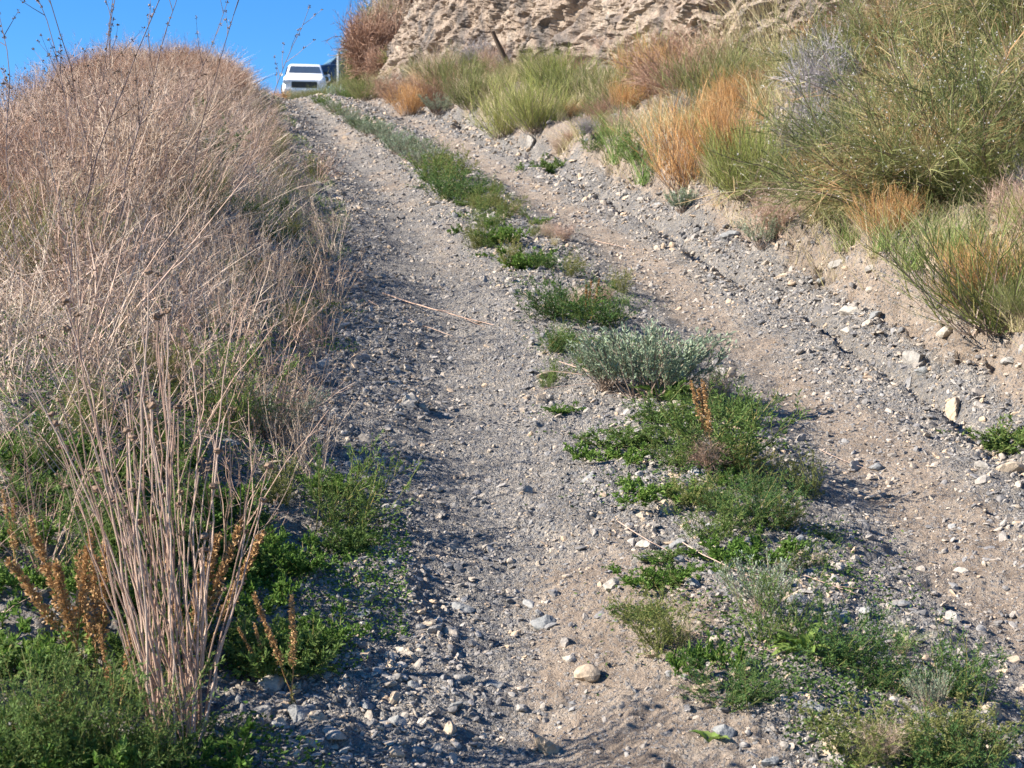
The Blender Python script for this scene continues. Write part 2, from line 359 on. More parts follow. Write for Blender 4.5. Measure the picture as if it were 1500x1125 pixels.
M['rubber'] = plain('rubber', (.02, .02, .02), .8); M['lampglass'] = plain('lamp_glass', (.6, .62, .65), .1); M['postwhite'] = plain('post_paint', (.75, .75, .72), .5)
M['chrome'] = plain('alloy', (.5, .5, .5), .3, 1)

# ------------------------------------------------------------------ ground sheet
rows = np.concatenate([np.linspace(-1.6, 2.3, 12), np.exp(np.linspace(np.log(2.45), np.log(76), 1180)), np.geomspace(80, 600, 30)])
tn = np.linspace(-.40, .40, 460); ext = .40 + np.geomspace(.004, 7, 60)
tt = np.concatenate([-ext[::-1], tn, ext])
Y, Tt = np.meshgrid(rows, tt, indexing='ij'); X = Tt * (Y + 1.9)
Z = hfun(X.ravel(), Y.ravel()).reshape(X.shape)
u = X - C(Y)
earthy = .62 * np.exp(-((u - .85) / .3)**2) + .2 * np.exp(-((u + .6) / .25)**2) + .75 * sstep(1.55, 1.75, u) + .35 * sstep(-1.3, -1.8, u) + 1.0 * np.exp(-((u + .40) / .24)**2) * sstep(5.4, 4.3, Y) + .25 * sstep(8, 12, Y) * np.exp(-((u + .5) / .35)**2) + .2 * fbm(X * 1.2, Y * .6, octv=3, seed=91)
nr, nc = X.shape; i = np.arange(nr - 1)[:, None] * nc + np.arange(nc - 1)[None]
mb = MB(); mb.add(np.stack([X, Y, Z], -1), Q=np.stack([i, i + 1, i + nc + 1, i + nc], -1), rnd=np.clip(earthy, 0, 1))
ground = link('ground', mb.mesh('ground', M['ground'], True)); tag(ground, 'steep rutted dirt track and its banks climbing to the crest', 'ground', kind='structure')

# ------------------------------------------------------------------ cliff
kp = np.array([[C(9) + 9.6, 9], [C(11.5) + 8.6, 11.5], [C(14) + 7.1, 14], [C(18) + 4.6, 18], [C(22) + 3.65, 22], [C(26) + 3.35, 26], [C(30) + 2.85, 30], [C(34) + 2.3, 34], [C(37) + 1.9, 37], [C(38.6) + 1.75, 38.8], [-2.4, 40.6], [.5, 42], [5, 43]])
sg = np.concatenate([[0], np.cumsum(np.linalg.norm(np.diff(kp, axis=0), axis=1))])
S = np.linspace(0, sg[-1], 900); px_ = np.interp(S, sg, kp[:, 0]); py_ = np.interp(S, sg, kp[:, 1])
ker = np.hanning(41); ker /= ker.sum(); px_ = np.convolve(np.pad(px_, 20, mode='edge'), ker, 'valid'); py_ = np.convolve(np.pad(py_, 20, mode='edge'), ker, 'valid')
tx = np.gradient(px_); ty = np.gradient(py_); ln = np.hypot(tx, ty); nx, ny = -ty / ln, tx / ln      # outward, towards the track
hs = np.concatenate([np.linspace(-.8, 8, 300), np.linspace(8.3, 11, 8)])
SS, HH = np.meshgrid(S, hs, indexing='ij'); I_ = np.arange(len(S))
z0 = macro(px_, py_)
back = HH / math.tan(R(67)) + np.clip(HH - 7, 0, 9) * 1.5
strike = SS * .75 + HH * .55
ac = SS * .30 + HH * .45; al = HH * .87 - SS * .16
dsp = .35 * fbm(SS * .35, HH * .35, octv=3, seed=101) + .26 * (1 - 2 * np.abs(fbm(ac * 2.0, al * .5, octv=4, seed=111))) + .13 * (1 - 2 * np.abs(fbm(ac * 5.5 + fbm(SS * .6, HH, octv=2, seed=9), al * 1.3, octv=4, seed=121, gain=.6))) + .07 * fbm(SS * 1.6, HH * 5, octv=4, seed=161) + .10 * (1 - 2 * np.abs(fbm(ac * 11, al * 2.6, octv=3, seed=171, gain=.6))) + .09 * fbm(SS * 9, HH * 9, octv=3, seed=151, gain=.7)
dsp += .12 * np.floor(3 * fbm(strike * 1.3, HH * .8, octv=2, seed=131)) / 3
X = px_[I_][:, None] + nx[I_][:, None] * (dsp - back); Y = py_[I_][:, None] + ny[I_][:, None] * (dsp - back); Zc = z0[:, None] + HH + .08 * fbm(SS * 4, HH * 4, octv=2, seed=141)
nr, nc = X.shape; i = np.arange(nr - 1)[:, None] * nc + np.arange(nc - 1)[None]
mb = MB(); mb.add(np.stack([X, Y, Zc], -1), Q=np.stack([i, i + nc, i + nc + 1, i + 1], -1))
cl = link('cliff', mb.mesh('cliff', M['cliff'], False)); tag(cl, 'crumbling pale tan cut face of earth and rock above the track', 'cliff', kind='structure')

# ------------------------------------------------------------------ plant builders: each returns a list of (part_name, mesh)
def dryweed(n=26, h=.9, spread=.6, rad=.12, mat='dry', rt=.0034, twigs=5, heads=True):
    mb = MB(); b = disc(n, rad); L = rng.uniform(.55, 1.0, n) * h; d = cone(n, spread); d[:, :2] += b[:, :2] / rad * .25
    P = strands(b, d, L, 6, bend=rng.normal(0, .12, (n, 3)), wob=.10); tube(mb, P, rt, rng.uniform(.2, 1, n))
    q, t, f = along(P, twigs, .35, .95); n2 = len(q); d2 = t + nrm(rng.normal(0, 1, (n2, 3))) * .65; L2 = h * rng.uniform(.08, .3, n2) * (1.2 - f * .6)
    P2 = strands(q, d2, L2, 3, wob=.2); tube(mb, P2, rt * .5, rng.uniform(0, 1, n2))
    q, t, f = along(P2, 3, .4, 1); d3 = t + nrm(rng.normal(0, 1, (len(q), 3))) * .8
    P3 = strands(q, d3, h * rng.uniform(.03, .10, len(q)), 2, wob=.2); tube(mb, P3, rt * .32, rng.uniform(0, 1, len(q)), sides=2)
    parts = [('stems', mb.mesh('dry_stems', M[mat]))]
    if heads:
        mh = MB(); e = np.concatenate([P2[:, -1], P3[::3, -1]]); k = len(e); leaves(mh, np.repeat(e, 3, 0), rng.normal(0, 1, (k * 3, 3)) + [0, 0, .6], .012, .007, rng.uniform(0, 1, k * 3))
        parts.append(('seed_heads', mh.mesh('seed_heads', M['seed'])))
    return parts
def brush(n=500, h=.9, w_=.6, mat='red', r=.0022, segs=4):
    """dense dome of fine twigs"""
    mb = MB(); b = disc(n // 8, .12); d = cone(n // 8, 1.0); P = strands(b, d, rng.uniform(.5, .9, n // 8) * h, 5, wob=.15); tube(mb, P, r * 2.2, rng.uniform(0, .5, n // 8))
    q, t, f = along(P, 8, .15, 1); m_ = len(q); P2 = strands(q, t * .8 + nrm(rng.normal(0, 1, (m_, 3))) * 1.0 + [0, 0, .1], h * rng.uniform(.2, .45, m_), segs, wob=.28); tube(mb, P2, r, rng.uniform(0, 1, m_), sides=3)
    q, t, f = along(P2, 7, .2, 1); m_ = len(q); P3 = strands(q, t + nrm(rng.normal(0, 1, (m_, 3))) * .7, h * rng.uniform(.06, .17, m_), 2, wob=.2); tube(mb, P3, r * .65, rng.uniform(0, 1, m_), sides=2)
    mb.V = [v * [w_ / h * 1.0, w_ / h * 1.0, 1] for v in mb.V]
    return [('twigs', mb.mesh('brush_twigs', M[mat]))]
def broom(n=90, h=.8, spread=.8, mat='broom', r=.0022, sub=14, mat2=None):
    """upright rods that fork again and again"""
    mw = MB(); b = disc(n, .20 * h / .8); d = cone(n, spread * 1.5); d[:, :2] += b[:, :2] * 3; P = strands(b, d, rng.uniform(.4, .8, n) * h, 5, bend=np.tile([0, 0, .3], (n, 1)), wob=.12)
    tube(mw, P, r * 1.6, rng.uniform(0, 1, n))
    mb = MB(); q, t, f = along(P, sub, .05, 1); m_ = len(q); d2 = t * .8 + nrm(rng.normal(0, 1, (m_, 3))) * .55 + [0, 0, .35]
    P2 = strands(q, d2, h * rng.uniform(.18, .42, m_), 4, wob=.08); tube(mb, P2, r * .95, np.clip(rng.normal(.45, .3, m_), 0, 1), sides=2)
    q, t, f = along(P2[::2], 3, .2, .9); m_ = len(q); P3 = strands(q, t + nrm(rng.normal(0, 1, (m_, 3))) * .35, h * rng.uniform(.08, .2, m_), 2, wob=.1); tube(mb, P3, r * .55, np.clip(rng.normal(.5, .3, m_), 0, 1), sides=2)
    return [('stems', mw.mesh('broom_stems', M['wood'])), ('rods', mb.mesh('broom_rods', M[mat]))]
def feather(n=26, h=.22, spread=1.1, mat='green', leaf=.016, lw=.0035, dens=16, rad=.08):
    mw = MB(); b = disc(n, rad); P = strands(b, cone(n, spread, .7), rng.uniform(.5, 1, n) * h, 4, bend=np.tile([0, 0, .3], (n, 1)), wob=.12); tube(mw, P, .0016, rng.uniform(0, 1, n))
    q, t, f = along(P, 6, .1, .95); m_ = len(q); P2 = strands(q, t + nrm(rng.normal(0, 1, (m_, 3))) * .8, h * rng.uniform(.15, .38, m_), 3, wob=.15); tube(mw, P2, .0009, rng.uniform(0, 1, m_), sides=2)
    mb = MB()
    for PP, k in ((P, dens), (P2, dens)):
        q, t, f = along(PP, k, .1, 1); m_ = len(q); leaves(mb, q, t + nrm(rng.normal(0, 1, (m_, 3))) * .9, leaf * rng.uniform(.5, 1.2, m_), lw, np.clip(rng.normal(.3, .2, m_) + f * .35, 0, 1))
    return [('stems', mw.mesh('herb_stems', M['olive'])), ('leaves', mb.mesh('herb_leaves', M[mat]))]
def silver(n=60, h=.26, w_=.26, dens=34, mat='silver', leaf=.024, lw=.0045):
    mw = MB(); b = disc(n, .05); P = strands(b, cone(n, w_ / h * .95, .9), rng.uniform(.75, 1, n) * h, 5, bend=np.tile([0, 0, .28], (n, 1)), wob=.06); tube(mw, P, .002, rng.uniform(0, 1, n))
    q, t, f = along(P, 3, .3, .8); m_ = len(q); P2 = strands(q, t + nrm(rng.normal(0, 1, (m_, 3))) * .35 + [0, 0, .3], h * rng.uniform(.2, .4, m_), 3, wob=.06); tube(mw, P2, .0013, rng.uniform(0, 1, m_))
    mb = MB()
    for PP, k, lo in ((P, dens, .35), (P2, dens // 2, .1)):
        q, t, f = along(PP, k, lo, 1); m_ = len(q); leaves(mb, q, t + nrm(rng.normal(0, 1, (m_, 3))) * .55, leaf * rng.uniform(.6, 1.2, m_), lw, np.clip(rng.normal(.45, .22, m_) + (f - .5) * .3, 0, 1))
    return [('stems', mw.mesh('silver_stems', M['wood'])), ('leaves', mb.mesh('silver_leaves', M[mat]))]
def tuft(n=110, h=.35, spread=.6, mat='grass', r=.0016, rad=.06):
    mb = MB(); b = disc(n, rad); d = cone(n, spread); P = strands(b, d, rng.uniform(.4, 1, n) * h, 4, bend=np.concatenate([d[:, :2] * .35, np.full((n, 1), -.22)], 1), wob=.05)
    tube(mb, P, r, rng.uniform(0, 1, n), sides=2, tip=.15)
    return [('blades', mb.mesh('grass_blades', M[mat]))]
def rosette(n=14, L=.09, W=.022, mat='bright'):
    mb = MB(); a = rng.uniform(0, 6.28, n); el = rng.uniform(.2, .9, n); d = np.stack([np.cos(a), np.sin(a), el], 1)
    P = strands(np.zeros((n, 3)), d, rng.uniform(.6, 1, n) * L, 4, bend=np.tile([0, 0, -.3], (n, 1)), wob=.03)
    K1 = 5; prof = np.array([.15, .8, 1, .7, .05]) * W / 2; s = nrm(np.cross(d, [0, 0, 1])); nn = np.cross(s, nrm(d))
    V = np.stack([P + s[:, None] * prof[None, :, None] + nn[:, None] * prof[None, :, None] * .35, P, P - s[:, None] * prof[None, :, None] + nn[:, None] * prof[None, :, None] * .35], 2)
    i = (np.arange(n)[:, None, None] * K1 * 3 + np.arange(4)[None, :, None] * 3 + np.arange(2)[None, None]); Q = np.stack([i, i + 1, i + 4, i + 3], -1)
    mb.add(V.reshape(-1, 3), Q=Q.reshape(-1, 4), rnd=np.repeat(rng.uniform(.4, 1, n), 15)); return [('leaves', mb.mesh('rosette_leaves', M[mat], True))]
def spikes(n=3, h=.35):
    mw = MB(); b = disc(n, .02); P = strands(b, cone(n, .45), rng.uniform(.7, 1, n) * h, 6, wob=.06); tube(mw, P, .0022, rng.uniform(0, 1, n))
    mb = MB(); q, t, f = along(P, 260, .4, 1); k = len(q); o = nrm(rng.normal(0, 1, (k, 3))); rad = .014 * (1.2 - f)[:, None]
    leaves(mb, q + o * rad * rng.uniform(0, 1, (k, 1)), o + t * .7, .009, .007, rng.uniform(0, 1, k), cup=.3)
    q, t, f = along(P, 26, .03, .5); leaves(mb, q, t + nrm(rng.normal(0, 1, (len(q), 3))), .022, .004, rng.uniform(0, 1, len(q)), m=1)
    return [('stem', mw.mesh('spike_stem', M['spike'])), ('seed_spike', mb.mesh('seed_spike', [M['spike'], M['olive']]))]
def tallstalk(h=1.5):
    mw = MB(); P = strands(np.zeros((1, 3)), cone(1, .5), h, 12, bend=rng.normal(0, .12, (1, 3)), wob=.16); tube(mw, P, .0036, .5, sides=5, tip=.35)
    q, t, f = along(P, 9, .45, .97); P2 = strands(q, t + nrm(rng.normal(0, 1, (9, 3))) * .6, h * rng.uniform(.06, .2, 9), 3, wob=.12); tube(mw, P2, .002, rng.uniform(0, 1, 9))
    mb = MB(); e = np.concatenate([P2[:, -1], P2[:, 2], P[:, -1], along(P, 4, .6, 1)[0]]); k = len(e)
    leaves(mb, np.repeat(e, 6, 0), rng.normal(0, 1, (k * 6, 3)) + [0, 0, .8], .014, .006, rng.uniform(0, 1, k * 6), cup=.3)
    return [('stem', mw.mesh('tall_stalk_stem', M['darkstalk'])), ('seed_heads', mb.mesh('tall_stalk_heads', M['seed']))]

def place(name, parts, x, y, s=1.0, rz=None, label='', cat='', group=None, tilt=0.0, sink=.01, sx=1.0):
    e = bpy.data.objects.new(name, None); COL.objects.link(e); e.empty_display_size = .1
    e.location = (x, y, H(x, y) - sink); e.rotation_euler = (random.uniform(-tilt, tilt), random.uniform(-tilt, tilt), random.uniform(0, 6.28) if rz is None else rz)
    e.scale = (s * sx, s * sx, s); tag(e, label, cat, group)
    for nm, me in parts:
        c_ = link(nm, me, e)
        if nm in ('seed_heads', 'pale_flowers', 'leaves', 'rods', 'twigs', 'blades', 'stems'): c_['kind'] = 'stuff'
    return e
T = {}
T['weed'] = [dryweed(), dryweed(32, .8, .6), dryweed(22, 1.0, .35, mat='drypink', rt=.003)]
T['weedpink'] = [dryweed(30, .8, .5, mat='drypink'), dryweed(26, .7, .7, mat='drypink', twigs=7)]
T['brushr'] = [brush(560, .9, .75), brush(520, .85, .7)]
T['brushd'] = [brush(560, .85, .75, 'dry'), brush(480, .8, .8, 'drypink')]
T['brushfar'] = [brush(1100, .9, .8, 'red', .0045), brush(1100, .9, .8, 'broom', .005), brush(1100, .9, .8, 'dry', .0045)]
T['dead'] = [brush(620, .7, .6, 'dead', .0025)]
T['broom'] = [broom(), broom(100, .75, 1.0)]
T['broomy'] = [broom(mat='broomy'), broom(110, .7, 1.1, mat='broomy')]
T['broomo'] = [broom(90, .8, .6, 'orange'), broom(90, .7, .9, 'orange')]
T['olivebr'] = [broom(80, .7, .9, 'olive')]
T['feather'] = [feather(), feather(30, .2, 1.4), feather(24, .26, .8)]
T['featherd'] = [feather(mat='dark', dens=20), feather(34, .24, 1.2, 'dark', dens=20)]
T['feathero'] = [feather(26, .26, .7, 'olive', dens=20)]
T['low'] = [feather(30, .10, 2.2, 'bright', .016, .007, 12, .10), feather(26, .08, 2.6, 'bright', .018, .008, 12, .12), feather(30, .12, 1.8, 'green', .016, .005, 14, .1)]
T['silver'] = [silver(), silver(50, .24, .3)]
T['silverd'] = [silver(46, .28, .24, 22, 'silver', .022, .004)]
T['tuftd'] = [tuft(), tuft(90, .45, .4)]
T['tuftg'] = [tuft(120, .3, .7, 'grassg'), tuft(90, .42, .45, 'grassg')]
T['spike'] = [spikes(3), spikes(2, .4), spikes(4, .3)]
T['rosette'] = [rosette(), rosette(10, .07, .026)]
T['open'] = [dryweed(16, .9, .5, .05, 'drypink', .0034, 3), dryweed(20, .75, .8, .06, 'drypink', .003, 3), dryweed(14, .8, .9, .05, 'dry', .003, 4)]
T['tall'] = [tallstalk(h_) for h_ in (1.5, 1.7, 1.4, 1.6, 1.5, 1.4)]
def pick(k): return random.choice(T[k])
def scat(y0, y1, u0, u1, n, cond=None):
    pts = []
    while len(pts) < n:
        y = math.exp(random.uniform(math.log(y0), math.log(y1))); u = random.uniform(u0, u1); x = u + C(y)
        if abs(x) / y > .42: continue
        pts.append((float(x), y, u))
    return pts
_ext = {}
def extent(parts):
    k = id(parts[-1][1])
    if k not in _ext:
        V = np.concatenate([np.array([v.co[:] for v in me.vertices]) if len(me.vertices) < 3000 else np.array([me.vertices[i].co[:] for i in range(0, len(me.vertices), len(me.vertices) // 3000)]) for _, me in parts])
        _ext[k] = (float(np.percentile(V[:, 2], 98)), float(np.percentile(V[:, 0], 97) - np.percentile(V[:, 0], 3)))
    return _ext[k]
def plant(kind, name, px, py, hpx, label, cat, natural, group=None, tilt=.08, wpx=None, nat_w=None, dx=0, rz=None, v=None):
    """a plant whose foot is on the ground seen at (px,py) and whose height there spans hpx"""
    x, y = at(px, py); parts = T[kind][v] if v is not None else pick(kind); nh, nw = extent(parts)
    s = px2m(hpx, y) / nh; sx = 1.0 if wpx is None else float(np.clip((px2m(wpx, y) / nw) / s, .6, 1.8))
    return place(name, parts, x, y, s, rz, label, cat, group, tilt, sx=sx)

# ------------------------------------------------------------------ plants down the middle of the track
MID = 'plants down the middle of the track'
plant('featherd', 'feathery_herb', 812, 470, 62, 'dark green feathery bush left of a pair, mid track above the silver shrub', 'herb', .27, MID, wpx=110, nat_w=.4)
plant('featherd', 'feathery_herb', 880, 478, 60, 'dark green and russet feathery bush right of its twin, above the silver shrub', 'herb', .27, MID, wpx=95, nat_w=.4)
plant('spike', 'seed_spike_plant', 862, 470, 62, 'thin russet stems rising between two dark feathery bushes mid track', 'weed', .35, MID)
plant('silver', 'silver_shrub', 950, 583, 104, 'dense silvery green dome shaped shrub in mid track, the largest silver one', 'shrub', .3, MID, wpx=165, nat_w=.62, v=0)
plant('silver', 'silver_shrub', 890, 568, 70, 'smaller silvery green shoot cluster at the left flank of the big silver dome', 'shrub', .3, MID, wpx=85, nat_w=.62)
plant('feather', 'feathery_herb', 866, 545, 55, 'soft green feathery herb against the left side of the silver dome shrub', 'herb', .25, MID, wpx=95, nat_w=.4)
HERB = [(1015, 640, 88, 'feather', 'tall fresh green herb just below the silver dome shrub'), (1048, 690, 110, 'feather', 'bushy green herb with russet tips casting the long shadow on the right rut'),
        (1075, 625, 70, 'featherd', 'darker green herb peeping out right of the silver dome shrub'), (985, 690, 62, 'feather', 'mid green herb in the heart of the central green patch'),
        (1110, 770, 92, 'featherd', 'dark green bushy herb at the lower right of the central green patch'), (1050, 785, 75, 'feather', 'fresh green herb at the lower end of the central green patch'),
        (930, 660, 48, 'low', 'bright low herb at the left edge of the central green patch'), (900, 685, 40, 'low', 'flat bright herb nearest the left rut beside the central green patch'),
        (965, 735, 50, 'low', 'low green herb under the dry stems of the central patch'), (1010, 745, 60, 'feathero', 'yellowing herb with pale stems in the central patch'),
        (1160, 830, 60, 'feather', 'green herb spreading right below the central patch'), (1100, 815, 52, 'low', 'bright green mat above the small pale silver plant'),
        (965, 850, 46, 'low', 'bright green flat herb with a white pebble beside it'), (1010, 845, 40, 'low', 'small bright herb right of the white pebble'),
        (948, 905, 34, 'low', 'lone small green tuft at the edge of the bare tan earth'), (985, 820, 30, 'low', 'tiny green seedling patch above the flat herb'),
        (1215, 790, 26, 'featherd', 'low dark sprig in the right rut below the long shadow'), (970, 628, 30, 'low', 'low leafy sprig at the foot of the silver dome shrub'),
        (825, 610, 22, 'low', 'tiny green sprig in the gravel left of the silver dome'), (1105, 705, 60, 'feathero', 'yellow green herb at the right margin of the central patch')]
for a_, b_, hp, k_, lb in HERB:
    plant(k_, 'green_herb', a_, b_, hp * (.6 if k_ == 'low' else .88), lb, 'herb', .11 if k_ == 'low' else .26, MID, wpx=hp * (2.6 if k_ == 'low' else 1.5), nat_w=.42)
plant('spike', 'seed_spike_plant', 1043, 690, 120, 'upright russet seed spikes growing out of the bushy green herb', 'weed', .36, MID, v=0)
plant('silverd', 'silver_shrub', 1112, 905, 80, 'small pale silver plant below the central green patch', 'shrub', .3, MID, wpx=95, nat_w=.5)
plant('silverd', 'silver_shrub', 1362, 1042, 60, 'small pale silver tuft between dark bushes near the bottom right corner', 'shrub', .3, MID, wpx=62, nat_w=.5)
plant('featherd', 'feathery_herb', 1235, 975, 100, 'dark green feathery bush right of the broad leaved rosette', 'herb', .27, MID, wpx=150, nat_w=.42)
plant('featherd', 'feathery_herb', 1395, 1020, 100, 'dark green feathery bush above the small silver tuft, bottom right', 'herb', .27, MID, wpx=155, nat_w=.42)
plant('featherd', 'feathery_herb', 1290, 1010, 62, 'low dark herb between the two dark feathery bushes', 'herb', .27, MID, wpx=100, nat_w=.42)
plant('featherd', 'feathery_herb', 1085, 1035, 70, 'dark green spreading herb under the lying dry stalk', 'herb', .27, MID, wpx=150, nat_w=.42)
plant('low', 'green_herb', 1040, 985, 44, 'flat green herb at the upper end of the lying dry stalk', 'herb', .11, MID, wpx=90, nat_w=.42)
plant('feathero', 'yellowing_herb', 1275, 1120, 100, 'yellow green herb at the bottom edge left of its two mates', 'herb', .27, MID, wpx=120, nat_w=.42)
plant('feathero', 'yellowing_herb', 1350, 1112, 82, 'olive herb at the bottom edge between its two mates', 'herb', .27, MID, wpx=110, nat_w=.42)
plant('feathero', 'yellowing_herb', 1440, 1118, 82, 'olive and orange herb in the bottom right corner', 'herb', .27, MID, wpx=120, nat_w=.42)
plant('rosette', 'leafy_rosette', 1178, 962, 38, 'bright green broad leaved rosette alone on grey gravel', 'weed', .08, MID, wpx=60, nat_w=.16, v=0)
plant('rosette', 'leafy_rosette', 1040, 1085, 20, 'small round leaved rosette near the bottom edge', 'weed', .08, MID, wpx=30, nat_w=.16, v=1)
plant('rosette', 'leafy_rosette', 1130, 945, 16, 'pale yellow green rosette under the small pale silver plant', 'weed', .08, MID, wpx=40, nat_w=.16, v=1)
plant('rosette', 'leafy_rosette', 855, 462, 30, 'bright leafy shoot at the foot of the pair of dark bushes', 'weed', .08, MID, wpx=32, nat_w=.16, v=0)
plant('rosette', 'leafy_rosette', 975, 590, 30, 'bright leafy shoot left below the silver dome shrub', 'weed', .08, MID, wpx=42, nat_w=.16, v=1)
for (x, y, u) in scat(3.3, 15, -.38, .42, 150):
    if vnoise(x * 2.2, y * 1.3, seed=77) < -.15: continue
    kk = random.choice(['low', 'feather', 'featherd', 'feathero', 'tuftd', 'tuftg', 'brushd', 'low'])
    if kk == 'brushd': place('dry_twigs', pick(kk), x, y, random.uniform(.12, .2), None, 'little tangle of beige dry twigs on the middle strip', 'weed', 'small weeds on the middle strip', .3)
    else: place('small_weed', pick(kk), x, y, random.uniform(.35, .8) if 'tuft' not in kk else random.uniform(.25, .5), None, {'low': 'small bright leafy', 'feather': 'small feathery green', 'featherd': 'small dark feathery', 'feathero': 'small yellowing', 'tuftd': 'small dry grassy', 'tuftg': 'small green grassy'}[kk] + ' weed rooted in the stones of the middle strip', 'weed', 'small weeds on the middle strip', .3)
# the far end of the middle strip
FAR = [(770, 392, 30, 'low'), (800, 398, 30, 'featherd'), (735, 360, 26, 'low'), (715, 335, 30, 'feather'), (735, 318, 34, 'feathero'), (705, 305, 34, 'feather'), (680, 298, 44, 'featherd'), (658, 294, 52, 'featherd'),
       (640, 268, 40, 'feather'), (655, 262, 44, 'feathero'), (620, 246, 32, 'silverd'), (640, 240, 30, 'feather'), (600, 236, 34, 'silverd'), (585, 226, 30, 'silver'), (610, 222, 28, 'featherd'), (570, 214, 26, 'silverd'),
       (556, 206, 25, 'silver'), (540, 202, 22, 'silverd'), (535, 194, 24, 'featherd'), (522, 188, 20, 'silver'), (512, 180, 20, 'silverd'), (500, 172, 18, 'feather'), (488, 164, 18, 'silverd'), (478, 158, 16, 'featherd'), (468, 152, 14, 'feather')]
for a_, b_, hp, k_ in FAR:
    nm = {'low': ('green_herb', 'low green herb in the chain of plants climbing the middle strip'), 'feather': ('green_herb', 'feathery green herb in the chain of plants climbing the middle strip'), 'feathero': ('yellowing_herb', 'yellowing herb in the chain of plants climbing the middle strip'),
          'featherd': ('feathery_herb', 'dark green bush in the chain of plants climbing the middle strip'), 'silver': ('silver_shrub', 'dense silver green shrub in the chain climbing the middle strip'), 'silverd': ('silver_shrub', 'loose silver green shrub in the chain climbing the middle strip')}[k_]
    plant(k_, nm[0], a_, b_, hp, nm[1], 'shrub' if 'silver' in k_ else 'herb', .11 if k_ == 'low' else .27, 'chain of plants up the middle strip', wpx=hp * (2.6 if k_ == 'low' else 1.5), nat_w=.45)

# ------------------------------------------------------------------ right bank
RB = 'shrubs on the right bank'
def shrub(kind, name, px, py, hpx, label, wpx=None, nat_w=1.0, natural=.95, cat='shrub', v=None): return plant(kind, name, px, py, hpx, label, cat, natural, RB, wpx=wpx, nat_w=nat_w, v=v, tilt=.05)
# one very large shrub
def bigshrub():
    n = 300; b = disc(n, .6); d = cone(n, 2.3, .75); P = strands(b, d, rng.uniform(.6, 1.0, n) * 1.55, 7, bend=np.concatenate([rng.normal(0, .12, (n, 2)), rng.uniform(-.25, .35, (n, 1))], 1), wob=.16)
    mw = MB(); tube(mw, P, .006, rng.uniform(0, 1, n), sides=4)
    mb = MB(); q, t, f = along(P, 38, .12, 1); k = len(q); patch = np.clip(.5 + 1.1 * fbm(q[:, 0] * 1.9, q[:, 1] * 1.9, q[:, 2] * 1.9, 2, 5) + rng.normal(0, .13, k), 0, 1)
    side = rng.normal(0, 1, (k, 3)); P2 = strands(q, t * .8 + nrm(side) * .75 + [0, 0, .1], rng.uniform(.15, .42, k), 4, wob=.10); tube(mb, P2, .0027, patch, sides=2)
    q, t, f = along(P2, 4, .2, 1); k2 = len(q); P3 = strands(q, t + nrm(rng.normal(0, 1, (k2, 3))) * .5, rng.uniform(.05, .14, k2), 2, wob=.1); tube(mb, P3, .0015, np.clip(np.repeat(patch, 4) + rng.normal(0, .1, k2), 0, 1), sides=2)
    mf = MB(); e = P3[rng.uniform(0, 1, k2) < .06 * np.clip(1 + 3 * fbm(q[:, 0] * 3, q[:, 1] * 3, q[:, 2] * 3, 2, 15), 0, 3)][:, -1]; k3 = len(e); leaves(mf, np.repeat(e, 4, 0), rng.normal(0, 1, (k3 * 4, 3)), .010, .008, rng.uniform(0, 1, k3 * 4))
    return [('branches', mw.mesh('big_shrub_branches', M['wood'])), ('twigs', mb.mesh('big_shrub_twigs', M['bigshrub'])), ('pale_flowers', mf.mesh('pale_flowers', M['fluff']))]
T['big'] = [bigshrub()]
x, y = at(1390, 375); place('giant_shrub', T['big'][0], x + .35, y + 1.1, .82, 0.4, 'huge olive green shrub with pale fluffy flowers filling the upper right', 'shrub', RB, sink=.1)
x, y = at(1520, 300); place('giant_shrub', T['big'][0], x + .5, y + 1.3, .85, 2.6, 'second olive shrub cut by the right edge behind the huge one', 'shrub', RB, sink=.1)
place('giant_shrub', T['big'][0], 3.75, 13.9, .8, 4.1, 'olive shrub higher up the bank behind the huge one', 'shrub', RB, sink=.1)
place('giant_shrub', T['big'][0], 4.7, 12.9, .85, 1.3, 'olive shrub highest on the bank at the top right corner', 'shrub', RB, sink=.1)
shrub('olivebr', 'orange_green_shrub', 1480, 500, 175, 'orange and green wispy shrub overhanging the ditch at the right edge', 250, .95).location.z -= .07
for a_, b_, kk in [(1440, 500, 'tuftd'), (1465, 515, 'tuftg'), (1500, 520, 'tuftd'), (1425, 480, 'broomo'), (1510, 505, 'broom')]: shrub(kk, 'bank_growth', a_, b_, 55, {'tuftd': 'short dry grass', 'tuftg': 'short green grass', 'broomo': 'low tawny broom', 'broom': 'low olive broom'}[kk] + ' around the foot of the wispy shrub at the right edge', 90, .4, .42, 'grass' if 'tuft' in kk else 'shrub')
shrub('broomo', 'orange_shrub', 1440, 470, 90, 'small orange twiggy shrub behind the wispy one at the right edge', 120)
shrub('broomo', 'orange_shrub', 1010, 290, 135, 'bright orange dry broom, the tallest orange one on the bank', 120, v=0)
shrub('broomo', 'orange_shrub', 1065, 275, 110, 'orange dry broom tucked right of the tallest orange one', 95, v=0)
shrub('broomy', 'green_broom', 1095, 305, 110, 'fresh green broom in front of the two orange brooms', 120, v=1)
shrub('tuftg', 'grass_clump', 1130, 285, 100, 'tall green grass clump beside the fresh green broom', 90, .5, .4, 'grass')
shrub('tuftg', 'grass_clump', 910, 250, 100, 'tall pale green grass clump left of the orange broom', 80, .5, .4, 'grass')
shrub('tuftg', 'grass_clump', 950, 285, 90, 'green grass clump touching the tallest orange broom', 80, .5, .4, 'grass')
shrub('brushr', 'russet_shrub', 1000, 160, 105, 'russet and green rounded shrub at the foot of the cliff', 160, 1.2, .95)
shrub('broom', 'green_broom', 1040, 165, 90, 'dark green broom growing through the russet rounded shrub', 120)
